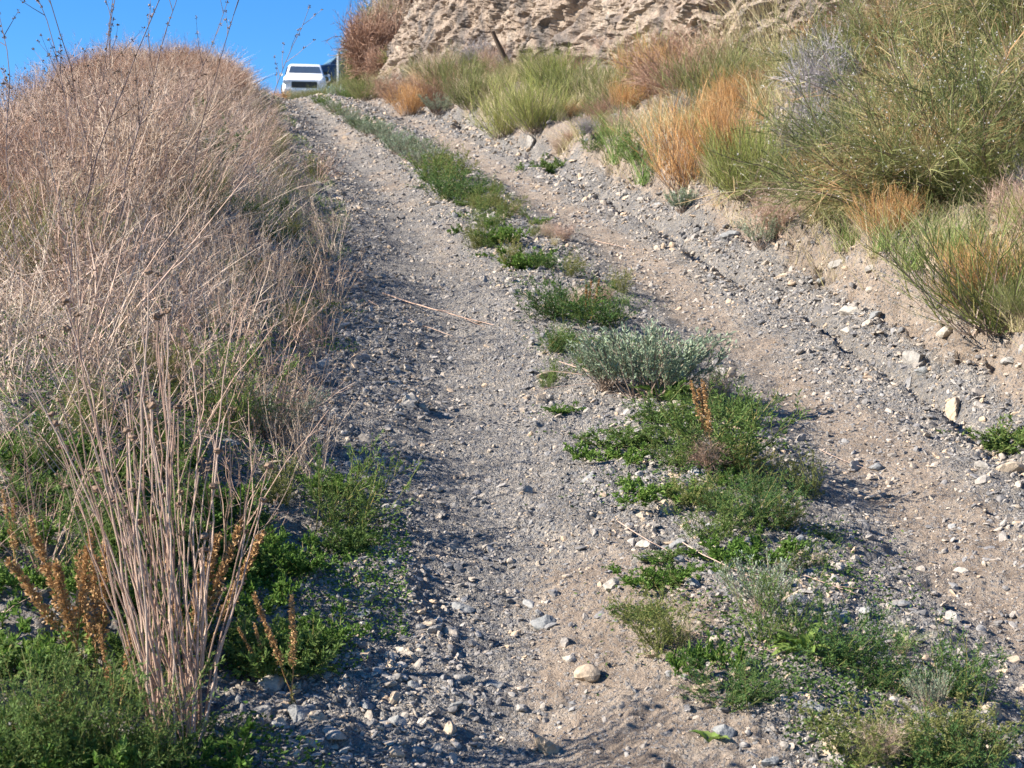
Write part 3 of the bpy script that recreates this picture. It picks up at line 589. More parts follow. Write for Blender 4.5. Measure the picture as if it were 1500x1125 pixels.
shrub('broomo', 'orange_shrub', 950, 140, 70, 'small tawny shrub left of the russet rounded one', 90)
shrub('dead', 'dead_shrub', 1205, 205, 130, 'dead grey twiggy shrub, the upper of two beside the huge shrub', 95, 1.0, .8)
shrub('dead', 'dead_shrub', 1190, 275, 110, 'dead purplish grey shrub under the other grey one', 90, 1.0, .8)
shrub('brushr', 'russet_shrub', 1255, 90, 70, 'small rusty brown shrub above the dead grey one', 100, 1.2, .95)
shrub('broomy', 'green_broom', 745, 205, 80, 'yellow green broom ball by the track, the brightest one', 105, v=0)
shrub('broomy', 'green_broom', 785, 200, 75, 'yellow green broom pressed against the brightest one', 90, v=1)
shrub('broom', 'green_broom', 850, 155, 65, 'dark green broom with tawny stems above the pale boulder', 110)
shrub('broomy', 'green_broom', 815, 150, 55, 'low green broom above the brightest broom ball', 90)
shrub('broom', 'green_broom', 905, 165, 60, 'green broom between the pale boulder and the russet shrub', 90)
shrub('brushr', 'russet_shrub', 640, 165, 60, 'russet brush at the verge left of the brightest broom', 75, 1.2, .95)
shrub('broom', 'green_broom', 655, 150, 60, 'olive broom standing against the foot of the cliff', 80)
shrub('broom', 'green_broom', 690, 165, 60, 'olive broom with a few tall straws on the verge', 70)
shrub('broomo', 'orange_shrub', 598, 168, 42, 'tawny dry tuft on the verge where the road narrows', 50)
shrub('broomo', 'orange_shrub', 618, 160, 48, 'orange brown dry broom near the far verge', 55)
shrub('brushr', 'russet_shrub', 575, 150, 42, 'low russet bush at the left foot of the cliff', 60, 1.2, .95)
shrub('broom', 'green_broom', 540, 148, 36, 'low olive bush near the far end of the cliff', 60)
shrub('silverd', 'silver_shrub', 645, 172, 30, 'blue green low shrub on the verge below the russet brush', 50, .5, .3)
shrub('dead', 'dead_shrub', 700, 112, 42, 'grey purple dead bush at the cliff foot beside the leaning log', 55, 1.0, .8)
shrub('broom', 'green_broom', 755, 122, 34, 'small dark green bush on the cliff foot right of the leaning log', 48)
shrub('silver', 'silver_shrub', 1000, 318, 32, 'round blue green cushion plant at the edge of the bank', 46, .6, .3)
shrub('silverd', 'silver_shrub', 1120, 372, 46, 'grey green cushion plant above the ditch', 58, .5, .3)
shrub('low', 'green_herb', 810, 258, 24, 'low leafy herb beneath the pale boulder', 60, .42, .11, 'herb')
shrub('low', 'green_herb', 1480, 650, 36, 'low grey green herb at the right edge below the ditch', 110, .42, .11, 'herb')
shrub('feather', 'green_herb', 870, 225, 36, 'bright herb on the slope below the dry straws', 50, .42, .25, 'herb')
shrub('feather', 'green_herb', 935, 262, 40, 'green herb on the bank under the tall pale grass', 60, .42, .25, 'herb')
shrub('tuftd', 'grass_clump', 1135, 110, 130, 'tall straw coloured grass on the upper slope left of the dead shrub', 90, .4, .42, 'grass')
shrub('tuftd', 'grass_clump', 1095, 80, 110, 'pale straw grass on the upper slope near the cliff', 90, .4, .42, 'grass')
shrub('tuftd', 'grass_clump', 1165, 150, 90, 'straw grass touching the dead grey shrub', 70, .4, .42, 'grass')
for n_, (a_, b_) in enumerate([(1050, 110), (1075, 140), (1110, 60), (1150, 70), (1185, 60), (1120, 190), (1150, 215), (1180, 120), (1060, 60), (1210, 40)]):
    shrub('tuftd', 'grass_clump', a_, b_, 105, 'tall straw coloured grass in the stand on the upper slope, between cliff and dead shrub', 85, .4, .42, 'grass')
for n_, (a_, b_, kk) in enumerate([(1200, 350, 'tuftd'), (1245, 370, 'tuftg'), (1290, 400, 'tuftd'), (1340, 415, 'tuftg'), (1230, 330, 'broomy'), (1300, 370, 'broomo'), (1370, 400, 'tuftd'), (1215, 300, 'broomo'), (1270, 335, 'broom'), (1430, 430, 'tuftg'), (1180, 330, 'tuftg'), (1150, 340, 'brushd')]):
    shrub(kk, 'bank_growth', a_, b_, 78, {'tuftd': 'dry straw grass', 'tuftg': 'green grass', 'broomy': 'yellow green broom', 'broomo': 'tawny broom', 'broom': 'olive broom', 'brushd': 'beige dry twigs'}[kk] + ' skirting the foot of the huge shrub', 90, .4, .42, 'grass' if 'tuft' in kk else 'shrub')
shrub('tuftd', 'grass_clump', 1490, 420, 100, 'dry reddish grass in front of the huge shrub at the right edge', 80, .4, .42, 'grass')
shrub('tuftg', 'grass_clump', 1395, 400, 90, 'green grass clump under the huge shrub', 100, .5, .4, 'grass')
shrub('tuftg', 'grass_clump', 1300, 395, 60, 'green grass fringe above the broken bank', 100, .5, .4, 'grass')
for (x, y, u) in scat(6.5, 38, 1.72, 6.6, 760):
    if u > foot_u(y) + .1: continue
    if u < np.interp(y, [6, 9, 13, 18], [2.3, 2.05, 1.85, 1.72]): continue
    if vnoise(x * .9, y * .5, seed=209) < -.45: continue
    kk = random.choices(['broom', 'broomy', 'broomo', 'olivebr', 'tuftd', 'tuftg', 'brushr', 'dead', 'brushd', 'feather'], [3, 2, 1.6, 2, 5, 3, 1.8, 1, 2, 2])[0]
    nm, lb, ct = {'broom': ('green_broom', 'olive green broom', 'shrub'), 'broomy': ('green_broom', 'yellow green broom', 'shrub'), 'broomo': ('orange_shrub', 'tawny orange dry broom', 'shrub'), 'olivebr': ('green_broom', 'dull olive wispy broom', 'shrub'), 'tuftd': ('grass_clump', 'straw coloured grass clump', 'grass'),
                  'tuftg': ('grass_clump', 'green grass clump', 'grass'), 'brushr': ('russet_shrub', 'russet twiggy shrub', 'shrub'), 'dead': ('dead_shrub', 'dead grey twiggy shrub', 'shrub'), 'brushd': ('dry_brush', 'beige dry twiggy shrub', 'shrub'), 'feather': ('green_herb', 'feathery green herb', 'herb')}[kk]
    zn = 'near the huge shrub' if y < 13 else 'between the orange brooms and the track' if y < 20 else 'at the foot of the cliff'
    place(nm, pick(kk), x, y, random.uniform(.4, .85) * (1.3 if 'tuft' in kk or kk == 'feather' else .7) * float(np.clip(.55 + (u - 1.7) * .5, .5, 1)), None, lb + ' on the right bank ' + zn, ct, 'mixed growth on the right bank', .15)
for n_ in range(26):
    yy = random.uniform(15, 37); xx = float(C(yy) + foot_u(yy)) + random.uniform(-.9, .15); kk = random.choice(['broom', 'brushd', 'olivebr', 'brushr', 'tuftd', 'tuftd', 'dead', 'broomy'])
    place('cliff_foot_shrub', pick(kk), xx, yy, random.uniform(.5, .85), None, {'broom': 'olive green shrub', 'brushd': 'beige dry shrub', 'olivebr': 'dull olive shrub', 'brushr': 'russet shrub', 'tuftd': 'tall straw grass', 'dead': 'grey dead shrub', 'broomy': 'yellow green shrub'}[kk] + ' rooted right against the base of the cliff', 'shrub', 'scrub along the base of the cliff', .15)
# end of the cliff: russet bushes against the sky
for px, py, D, hp, wp, kk, lb in [(548, 122, 41.5, 95, 74, 0, 'large rusty bush against the sky at the far end of the cliff'), (575, 85, 43, 88, 66, 2, 'greyish bush leaning on the cliff edge against the sky'),
                             (602, 42, 44, 70, 66, 0, 'dark red bush high on the cliff edge at the top of the frame'), (530, 124, 43, 66, 44, 1, 'olive bush against the sky left of the rusty one'), (565, 124, 40, 52, 50, 0, 'low russet bush at the foot of the rusty one'),
                             (560, 70, 43.5, 62, 60, 1, 'olive bush in the middle of the heap at the cliff end'), (585, 30, 44, 60, 56, 2, 'pinkish grey bush at the top of the heap at the cliff end'), (538, 100, 42.5, 66, 52, 0, 'rusty bush at the left flank of the heap at the cliff end'), (590, 110, 39.5, 40, 44, 1, 'small olive bush at the foot of the cliff end')]:
    x = (px - 750) / FPX * D; zt = 1.75 + D * math.tan(math.atan((562.5 - py) / FPX) + R(PITCH)); nh, nw = extent(T['brushfar'][kk]); s_ = px2m(hp, D) / nh
    e = place('skyline_bush', T['brushfar'][kk], x, D, s_, None, lb, 'bush', 'bushes at the end of the cliff', .05, sx=(px2m(wp, D) / nw) / s_)
    e.location.z = zt - .05
# ------------------------------------------------------------------ left side
LB = 'dry weeds on the left bank'
for (x, y, u) in scat(5.4, 30, -4.4, -1.7, 60):
    place('dry_stalk_clump', pick('open'), x, y, random.uniform(.75, 1.15) * float(np.clip((-u - 1.0) / 1.4, .5, 1)), None, 'open clump of bare branching stalks standing out of the left thicket ' + ('nearest the camera' if y < 8 else 'towards the crest'), 'weed', 'bare stalks in the left thicket', .3)
def zone(y, u): return ('nearest the camera' if y < 8 else 'in the middle of the thicket' if y < 14 else 'towards the crest') if u > -9 else ''
for (x, y, u) in scat(6.8, 36, -4.8, -2.15, 150):
    red = vnoise(x * .35 + 4, y * .22, seed=201) > (-.15 if u < -3.0 and y < 18 else .35); grn = u > -3.2 and random.random() < .22
    k_ = random.choice(['brushr', 'brushr', 'weed', 'weedpink'] if red else ['weedpink', 'weed', 'brushd', 'weedpink'])
    if grn: k_ = random.choice(['broom', 'featherd', 'olivebr'])
    hh_ = random.uniform(.7, 1.12) * (.7 if k_ in ('broom', 'olivebr') else 2.2 if k_ == 'featherd' else 1) * float(np.clip((-u - 1.2) / 1.4, .5, 1))
    nm, lb, ct = {'broom': ('green_broom', 'olive green shrub growing through the left thicket ' + zone(y, u), 'shrub'), 'olivebr': ('green_broom', 'dull olive wispy shrub in the left thicket ' + zone(y, u), 'shrub'), 'featherd': ('feathery_herb', 'dark feathery green plant in the left thicket ' + zone(y, u), 'herb'), 'brushr': ('russet_brush', 'russet twiggy bush in the left thicket ' + zone(y, u), 'bush'), 'weed': ('dry_weed', 'straw coloured branching weed in the left thicket ' + zone(y, u), 'weed'),
                  'weedpink': ('dry_weed', 'pinkish grey dry weed in the left thicket ' + zone(y, u), 'weed'), 'brushd': ('dry_brush', 'beige tangled dry bush in the left thicket ' + zone(y, u), 'bush')}[k_]
    place(nm, pick(k_), x, y, hh_, None, lb, ct, LB, .15)
for (x, y, u) in scat(5.0, 36, -2.3, -1.35, 75):
    k_ = random.choice(['weedpink', 'weed', 'weed', 'tuftd', 'feathero', 'featherd'])
    nm, lb, ct = {'weed': ('dry_weed', 'short straw coloured weed leaning over the left edge of the track', 'weed'), 'weedpink': ('dry_weed', 'short pinkish dry weed at the left edge of the track', 'weed'),
                  'tuftd': ('grass_clump', 'dry grass clump at the left edge of the track', 'grass'), 'feathero': ('yellowing_herb', 'yellowing herb at the left edge of the track', 'herb'), 'featherd': ('feathery_herb', 'dark green herb at the shaded left edge of the track', 'herb')}[k_]
    place(nm, pick(k_), x, y, random.uniform(.35, .62) * (1.5 if 'eather' in k_ or k_ == 'tuftd' else 1), None, lb, ct, 'plants along the left edge of the track', .3)
# near left: low greens, silver plant, dry stems
plant('silverd', 'silver_shrub', 400, 650, 85, 'pale grey green shrub half hidden by dry stems on the left bank', 'shrub', .3, None, wpx=110, nat_w=.5)
NL = []
while len(NL) < 46:
    px = random.uniform(-30, 540); py = random.uniform(600, 1180)
    lim = np.interp(py, [600, 750, 850, 950, 1100], [330, 520, 530, 480, 400])
    if px > lim: continue
    NL.append((px, py))
for px, py in NL:
    k_ = random.choice(['low', 'low', 'low', 'low', 'feather'])
    x, y = at(px, py)
    place('green_herb', pick(k_), x, y, random.uniform(.8, 1.5), None, 'bright low leafy herb carpeting the near left bank' if k_ == 'low' else 'feathery green herb among the low carpet on the near left bank', 'herb', 'green carpet on the near left bank', .1, sink=.005)
FE = [(60, 1150, 120), (130, 1160, 200), (190, 1170, 150), (110, 1090, 120), (230, 1150, 90), (10, 1110, 80), (330, 1120, 60)]
for j, (a_, b_, hp) in enumerate(FE):
    plant('feather', 'feathery_herb', a_, b_, hp, ['tall soft green herb rising from the bottom edge, leftmost of the big group', 'tallest soft green herb in the bottom left group', 'soft green herb at the base of the tall dry stalks', 'soft green herb behind the tallest one, bottom left',
          'green herb right of the dry stalk base', 'green herb cut by the left edge near the bottom', 'small herb right of the big green group'][j], 'herb', .26, 'big green herbs in the bottom left corner', wpx=hp * 1.0, nat_w=.4, v=2)
SP = [(115, 1000, 190, 'rusty seed spike plant left of the tall stalks, the taller of two'), (150, 1010, 200, 'rusty seed spike plant touching the tall dry stalks'), (165, 1100, 150, 'rusty seed spike deep in the big green herbs'), (275, 980, 200, 'rusty seed spikes right of the tall stalks leaning right'),
      (300, 1000, 150, 'short rusty seed spike beside the shaded gravel'), (430, 1060, 165, 'lone rusty seed spike plant at the edge of the gravel'), (60, 1110, 90, 'brown seed spike leaning left out of the bottom left herbs'), (395, 1010, 90, 'small yellowing spike plant on shaded gravel'), (20, 870, 120, 'seed spikes by the pale log at the left edge')]
for a_, b_, hp, lb in SP: plant('spike', 'seed_spike_plant', a_, b_, hp * 1.15, lb, 'weed', .36, 'rusty seed spikes on the near left bank', tilt=.35)

# the clump of tall dry stalks in front, every stalk a part with its round head
bx, by = at(262, 1105); root = bpy.data.objects.new('dry_stalk_clump', None); COL.objects.link(root); root.location = (bx, by, H(bx, by) - .02)
tag(root, 'tall clump of bare pinkish dry stalks with round seed heads, nearest on the left', 'weed')
HV, HT = ICO[2]
def stalk(b, tip, r=.0042, head=True, forks=1):
    P = strands(np.array([b]), np.array([tip]) - np.array([b]), np.linalg.norm(np.array(tip) - np.array(b)), 12, bend=np.array([[rng.normal(0, .07), rng.normal(0, .04), rng.normal(0, .02)]]), wob=.13)
    mb = MB(); tube(mb, P, r, rng.uniform(.05, 1), sides=6, tip=.5); ends = [P[0, -1]]
    for _ in range(forks):
        q, t, f = along(P, 1, .35, .9); P2 = strands(q, t + nrm(rng.normal(0, 1, (1, 3))) * .4, rng.uniform(.08, .25), 4, wob=.1); tube(mb, P2, r * .55, rng.uniform(.3, .9), sides=4); ends.append(P2[0, -1])
    o = link('stalk', mb.mesh('stalk', M['drypink'], True), root)
    if head:
        for e in ends:
            r_ = rng.uniform(.006, .0105); V = HV * (1 + .25 * rng.normal(0, 1, (len(HV), 1))) * [r_, r_, r_ * .7] + e
            mh = MB(); mh.add(V, T=HT, rnd=rng.uniform(0, 1, len(V))); h_ = link('seed_head', mh.mesh('seed_head', M['seed']), o)
for j in range(64):
    a = rng.uniform(0, 6.28); b = np.array([math.cos(a) * .045, math.sin(a) * .08, 0])
    hh_ = rng.uniform(.5, 1.15); tipx = -hh_ * rng.uniform(.02, .24) + rng.normal(0, .02); 
    if j > 54: tipx = hh_ * rng.uniform(-.05, .25); hh_ *= .7
    stalk(b, [b[0] + tipx, b[1] + rng.normal(0, .12), hh_], rng.uniform(.0017, .0034), rng.uniform() < .7, int(rng.integers(0, 2)))
# more open stalk clumps
OP = [(330, 830, 260, 'bare branching stalks right of the front clump'), (60, 860, 230, 'bare dry stalks near the left edge above the green herbs'), (420, 720, 150, 'dry stalks leaning over the gravel at the bank edge'), (150, 740, 260, 'pale stalks behind the front clump'),
      (260, 700, 250, 'pale stalks behind and right of the front clump'), (50, 700, 240, 'tangle of bare stalks at the left edge'), (330, 640, 220, 'rusty bare stalks above the grey green shrub'), (470, 600, 150, 'low bare stalks at the track edge'), (200, 640, 240, 'pale straw stalks where the thicket begins'),
      (400, 560, 200, 'bare stalks bending over the track edge'), (110, 600, 260, 'straw stalks in front of the dark thicket'), (20, 590, 260, 'straw stalks cut by the left edge'), (320, 560, 240, 'tall straw stalks at the front of the thicket'), (480, 500, 120, 'low straw stalks spilling onto the gravel'), (250, 560, 240, 'tall straw stalks beside the others at the thicket front')]
for a_, b_, hp, lb in OP: plant('open', 'dry_stalk_clump', a_, b_, hp, lb, 'weed', .8, 'open clumps of bare stalks on the near left bank', tilt=.25)
TS = [(20, 7.5, 1.9, 'tall dark stalk at the left edge reaching the top of the sky'), (35, 6.6, 1.7, 'tall dark stalk beside the leftmost one'), (75, 7, 1.75, 'dark budded stalk leaning across the blue sky'), (120, 8, 1.75, 'thin budded stalk above the russet thicket'), (150, 7.2, 1.75, 'the tall forked stalk left of the twin stalks'),
      (165, 7.8, 1.85, 'left one of the twin tall stalks'), (178, 8.2, 1.8, 'right one of the twin tall stalks'), (255, 8.2, 1.6, 'dark budded stalk rising above the ridge nearest the cars'), (305, 9, 1.6, 'slim pale stalk above the ridge'), (205, 9.0, 1.75, 'slim stalk between twin stalks and ridge top'), (135, 9.5, 1.8, 'faint stalk on the skyline')]
for px, D, hh_, lb in TS:
    x, y = over(px, D); place('tall_stalk', pick('tall'), x, y, hh_ / 1.5, None, lb, 'weed', 'tall budded stalks against the sky', .06)

# ------------------------------------------------------------------ masses nobody could count
def blades(name, n, gen, mat, h0, h1, r, label, lean=.5, K=3, wob=.08):
    x, y, s = gen(n); z = hfun(x, y); k = len(x); b = np.stack([x, y, z - .01], 1); mb = MB()
    P = strands(b, cone(k, lean) , rng.uniform(h0, h1, k) * s, K, bend=np.concatenate([rng.normal(0, .25, (k, 2)), np.full((k, 1), -.15)], 1), wob=wob)
    rr = np.maximum(r, y * .00022) ; tube(mb, P, rr, np.clip(.5 + .5 * fbm(x * 1.3, y * .8, octv=2, seed=301) + rng.normal(0, .22, k), 0, 1), sides=2, tip=.2)
    return tag(link(name, mb.mesh(name, mat)), label, 'grass', kind='stuff')
def gen_region(y0, y1, u0, u1, thr, seed, clump=0.0, sc_=1.2):
    def g(n):
        y = np.exp(rng.uniform(np.log(y0), np.log(y1), n * 3)); u = rng.uniform(u0, u1, n * 3) if not callable(u1) else u0 + rng.uniform(0, 1, n * 3) * (u1(y) - u0); x = u + C(y)
        if clump: 
            x = x + 0
            cxn = np.round(x / clump + _h(np.round(y / clump).astype(np.int64), np.round(x / clump).astype(np.int64), np.int64(0), 5)) * clump; cyn = np.round(y / clump) * clump
            x = x * .25 + cxn * .75 ; y = y * .3 + cyn * .7
        ok = (np.abs(x) / y < .42) & (vnoise(x * sc_, y * sc_ * .7, seed=seed) > thr)
        x, y = x[ok][:n], y[ok][:n]; return x, y, np.interp(y, [4, 10, 30], [.8, 1, 1.15]) * np.where(x - C(y) < 0, np.clip((-(x - C(y)) - 1.15) / 1.3, .3, 1), 1)
    return g
blades('bank_grass', 56000, gen_region(6, 42, 1.72, lambda y: foot_u(y) + .2, -.3, 401), M['grass'], .08, .36, .0017, 'mixed dry and green grass covering the right bank', lean=.8, wob=.15)
blades('green_bank_grass', 8000, gen_region(6, 42, 2.1, lambda y: foot_u(y), .2, 402), M['grassg'], .08, .28, .0014, 'patches of fresh green grass on the right bank')
blades('thicket_straw', 19000, gen_region(5.6, 40, -5.2, -1.55, -.6, 403), M['straw'], .25, .85, .0021, 'tangled dry straw filling the left thicket', lean=1.3, K=5, wob=.2)
blades('edge_grass', 9000, gen_region(4.5, 40, -2.0, -1.2, 0, 404), M['grassg'], .06, .25, .0012, 'thin green grass along the left edge of the track')
blades('sparse_straw', 1500, gen_region(3.2, 9, -3.2, -1.3, -.2, 405), M['drypink'], .2, .6, .0012, 'loose straws among the herbs on the near left bank', lean=1.6, K=4)
# small leaves of ground cover
def cover(name, n, pts, label, mat):
    x, y = pts(n); k = len(x); z = hfun(x, y); b = np.stack([x, y, z + rng.uniform(0, .035, k)], 1); mb = MB()
    a = rng.uniform(0, 6.28, k); d = np.stack([np.cos(a), np.sin(a), rng.uniform(-.1, .8, k)], 1)
    leaves(mb, b, d, rng.uniform(.008, .02, k), .008, np.clip(.45 + .4 * fbm(x * 4, y * 4, octv=2, seed=311) + rng.normal(0, .2, k), 0, 1)); return tag(link(name, mb.mesh(name, mat)), label, 'ground cover', kind='stuff')
def gp1(n):
    y = np.exp(rng.uniform(np.log(3.0), np.log(9), n * 3)); u = rng.uniform(-3.5, -1.05, n * 3); x = u + C(y)
    ok = (np.abs(x) / y < .42) & (fbm(x * 2.6, y * 2.2, octv=3, seed=501) + (-u - 1.35) * .55 > .12); return x[ok][:n], y[ok][:n]
def gp2(n):
    y = np.exp(rng.uniform(np.log(3.2), np.log(14), n * 4)); u = rng.normal(.05, .2, n * 4); x = u + C(y)
    ok = (np.abs(x) / y < .42) & (fbm(x * 2.6, y * 2.2, octv=3, seed=502) > .12); return x[ok][:n], y[ok][:n]
cover('leafy_ground_cover', 34000, gp1, 'tiny bright green leaves carpeting the near left bank', M['bright'])
cover('strip_ground_cover', 7000, gp2, 'tiny green leaves scattered along the middle strip', M['green'])

# ------------------------------------------------------------------ stones
def gravel_pts(n, ymin=2.9, ymax=45):
    y = np.exp(rng.uniform(np.log(ymin), np.log(ymax), n)); x = rng.uniform(-.40, .40, n) * y; u = x - C(y)
    dens = .27 + .75 * np.exp(-(u / .33)**2) + .85 * np.exp(-((u + 1.2) / .25)**2) + 1.0 * np.exp(-((u - 1.5) / .38)**2)
    dens = dens * (1 - .75 * np.exp(-((u + .4) / .25)**2) * sstep(5.2, 4.2, y)) * (.55 + .9 * np.clip(fbm(x * 2.2, y * 1.6, octv=3, seed=601) + .35, 0, 1)) * np.where(u > 1.72, .35, 1) * np.where(u < -1.6, .5, 1) * (u < foot_u(y)) * (u > -3)
    ok = rng.uniform(0, 1, n) < dens; x, y = x[ok], y[ok]
    k = len(x); s = .00086 * y * (rng.uniform(0, 1, k)**(-1 / 2.0)); s = np.minimum(s, rng.uniform(.012, .040, k) * np.interp(y, [8, 16, 30], [1, 1.4, 2]) * np.where(np.abs(np.abs(u[ok]) - .76) < .3, .75, 1)); return x, y, s
x, y, s = gravel_pts(300000)
order = np.argsort(-s / y); big = order[:260]; rest = order[260:]
def rotz(V, a):
    c, s_ = np.cos(a), np.sin(a); return np.stack([V[..., 0] * c - V[..., 1] * s_, V[..., 0] * s_ + V[..., 1] * c, V[..., 2]], -1)
mb = MB()
for sub, sel in ((2, rest[:14000]), (1, rest[14000:])):
    for v in range(14):
        W = rockshape(sub, 5); T_ = ICO[sub][1]; idx = sel[v::14]; k = len(idx)
        V = W[None] * s[idx][:, None, None]; V[..., 2] *= rng.uniform(.6, 1.3, k)[:, None]
        ta = rng.normal(0, .55, (k, 1)); z_ = V[..., 2] * np.cos(ta) + V[..., 0] * np.sin(ta); x_ = V[..., 0] * np.cos(ta) - V[..., 2] * np.sin(ta); V = np.stack([x_, V[..., 1], z_], -1)
        V = rotz(V, rng.uniform(0, 6.28, (k, 1))); V = V + np.stack([x[idx], y[idx], hfun(x[idx], y[idx]) + s[idx] * .02], -1)[:, None]
        F = T_[None] + (np.arange(k) * len(W))[:, None, None]; mb.add(V.reshape(-1, 3), T=F.reshape(-1, 3), rnd=np.repeat(rng.uniform(0, 1, k), len(W)))
tag(link('gravel', mb.mesh('gravel', M['rock'])), 'loose grey and tan gravel strewn over the track', 'gravel', kind='stuff')
rk = {}
for key in ('rockd', 'rockl', 'rockt', 'rockg'):
    rk[key] = []
    for v in range(5):
        q = MB(); W = rockshape(3, 7, .09); q.add(W, T=ICO[3][1], rnd=np.full(len(W), rng.uniform())); rk[key].append(q.mesh('stone', M[key]))
def stone(me, x, y, s, label, group, name='stone', rz=None, zs=1.0, sink=.15):
    o = link(name, me); o.location = (x, y, H(x, y) + s * (.06 - sink)); o.scale = (s, s, s * zs); o.rotation_euler = (random.uniform(-.3, .3), random.uniform(-.3, .3), random.uniform(0, 6.28) if rz is None else rz)
    return tag(o, label, 'stone', group)
colname = {'rockd': 'dark slate', 'rockl': 'pale', 'rockt': 'tan', 'rockg': 'mid grey'}
for i_ in big:
    key = random.choices(['rockd', 'rockl', 'rockt', 'rockg'], [3, 1.2, 2, 4])[0]; yy = y[i_]; u = x[i_] - C(yy)
    side = 'in the left wheel rut' if -1.05 < u < -.4 else 'on the middle strip' if u < .4 and u >= -.4 else 'in the right wheel rut' if .4 <= u < 1.15 else 'along the ditch on the right' if 1.15 <= u < 1.8 else 'on the right bank' if u >= 1.8 else 'on the shaded left edge of the track'
    dist = 'in the foreground' if yy < 4.6 else 'below the silver dome shrub' if yy < 6.8 else 'above the silver dome shrub'
    stone(random.choice(rk[key]), float(x[i_]), float(yy), float(s[i_]) * 1.1, '%s stone %s %s' % (colname[key], side, dist), 'loose stones on the track')
NS = [(592, 950, 40, 'rockl', 'white topped boulder like stone casting a dark shadow, left rut foreground'), (636, 918, 30, 'rockg', 'grey stone up right of the white topped one'), (676, 884, 36, 'rockd', 'veined grey stone standing on edge in the left rut'),
      (798, 910, 36, 'rockd', 'blue grey angular stone mid rut with black shade on its right'), (866, 995, 54, 'rockt', 'large flat tan stone set in the bare earth'), (800, 1098, 48, 'rockt', 'brown pyramid shaped stone at the bottom edge'),
      (664, 1108, 44, 'rockl', 'pale ragged stone half buried at the bottom edge'), (720, 1010, 32, 'rockd', 'flat slate chip lying level in the left rut'), (835, 970, 30, 'rockl', 'pale stone touching the large flat tan one'), (570, 1055, 30, 'rockl', 'whitish stone among dark gravel low on the left'),
      (575, 1000, 26, 'rockg', 'grey lump in the shade below the white topped stone'), (605, 1010, 22, 'rockd', 'dark round stone in the shade'), (1280, 478, 30, 'rockd', 'big blue grey block sitting under the broken bank'), (1212, 500, 26, 'rockg', 'grey block left of the big blue grey one'),
      (1240, 492, 22, 'rockl', 'pale slab between the two grey blocks'), (1055, 545, 24, 'rockg', 'grey stone right of the silver dome shrub'), (1070, 550, 20, 'rockt', 'tan stone right of the silver dome shrub'), (1205, 403, 22, 'rockd', 'dark pointed stone on the lip of the bank'),
      (1225, 398, 22, 'rockg', 'grey stone on the lip of the bank beside the pointed one'), (796, 553, 20, 'rockt', 'pointed tan stone in the middle strip'), (795, 585, 24, 'rockt', 'flat brown stone below the pointed tan one'), (798, 698, 22, 'rockg', 'upright stone on the middle strip casting a small shadow'),
      (765, 728, 26, 'rockg', 'flat grey slab on the middle strip'), (595, 600, 38, 'rockl', 'long pale stone in the left rut shade'), (595, 538, 22, 'rockl', 'light grey stone in shade at the left edge'), (770, 384, 18, 'rockl', 'white stone in the middle strip above the dark bushes'), (665, 1040, 26, 'rockd', 'slate stone low in the left rut'),
      (1250, 690, 26, 'rockg', 'grey stone at the lower side of the long shadow'), (1285, 692, 26, 'rockd', 'blue grey stone right of the long shadow'), (1440, 690, 36, 'rockg', 'blocky grey stone at the right edge of the track'), (1480, 700, 36, 'rockt', 'tan block beside the blocky grey stone'), (1395, 770, 24, 'rockd', 'lone dark stone in the right rut'),
      (1410, 840, 26, 'rockl', 'pale stone in the right rut'), (1270, 895, 26, 'rockg', 'rounded grey stone right of the dark herb'), (1060, 1080, 34, 'rockd', 'slate stone under green sprigs near the bottom edge'), (1000, 824, 14, 'rockl', 'white pebble beside the flat bright herb'), (1140, 830, 20, 'rockl', 'pale stone under the green herb'),
      (1400, 605, 32, 'rockt', 'pale rounded slab beyond the ditch'), (1420, 640, 28, 'rockt', 'tan block beyond the ditch'), (1480, 560, 30, 'rockg', 'grey stone stuck in the tan bank'), (1390, 480, 40, 'rockl', 'long pale ledge of rock in the bank under the wispy shrub'), (1350, 500, 24, 'rockg', 'grey ledge stone in the bank'),
      (780, 208, 24, 'rockg', 'pale boulder under the brightest broom'), (900, 190, 26, 'rockd', 'dark boulder showing through the grass of the bank'), (1065, 160, 34, 'rockg', 'grey boulder beside the orange brooms'), (640, 105, 22, 'rockg', 'grey boulder at the foot of the cliff'), (870, 100, 26, 'rockl', 'white rock exposed at the foot of the cliff'), (450, 935, 30, 'rockd', 'grey stone on shaded gravel by the herbs')]
for a_, b_, wp, key, lb in NS:
    xx, yy = at(a_, b_); stone(random.choice(rk[key]), xx, yy, px2m(wp, yy) * .60, lb, None, name='boulder' if wp > 38 or 'boulder' in lb else 'stone', zs=random.uniform(.9, 1.2), sink=.1)
for n_ in range(60):
    yy = math.exp(random.uniform(math.log(5.5), math.log(20))); u_ = random.uniform(1.55, 2.45); xx = float(C(yy)) + u_
    if xx / yy > .37: continue
    key = random.choice(['rockt', 'rockt', 'rockl', 'rockg', 'rockd']); sz = random.uniform(.03, .12)
    stone(random.choice(rk[key]), xx, yy, sz, colname[key] + ' stone stuck in the broken earth bank ' + ('nearest the camera' if yy < 8 else 'below the huge shrub' if yy < 12 else 'below the orange brooms'), 'stones in the broken bank', sink=.25)
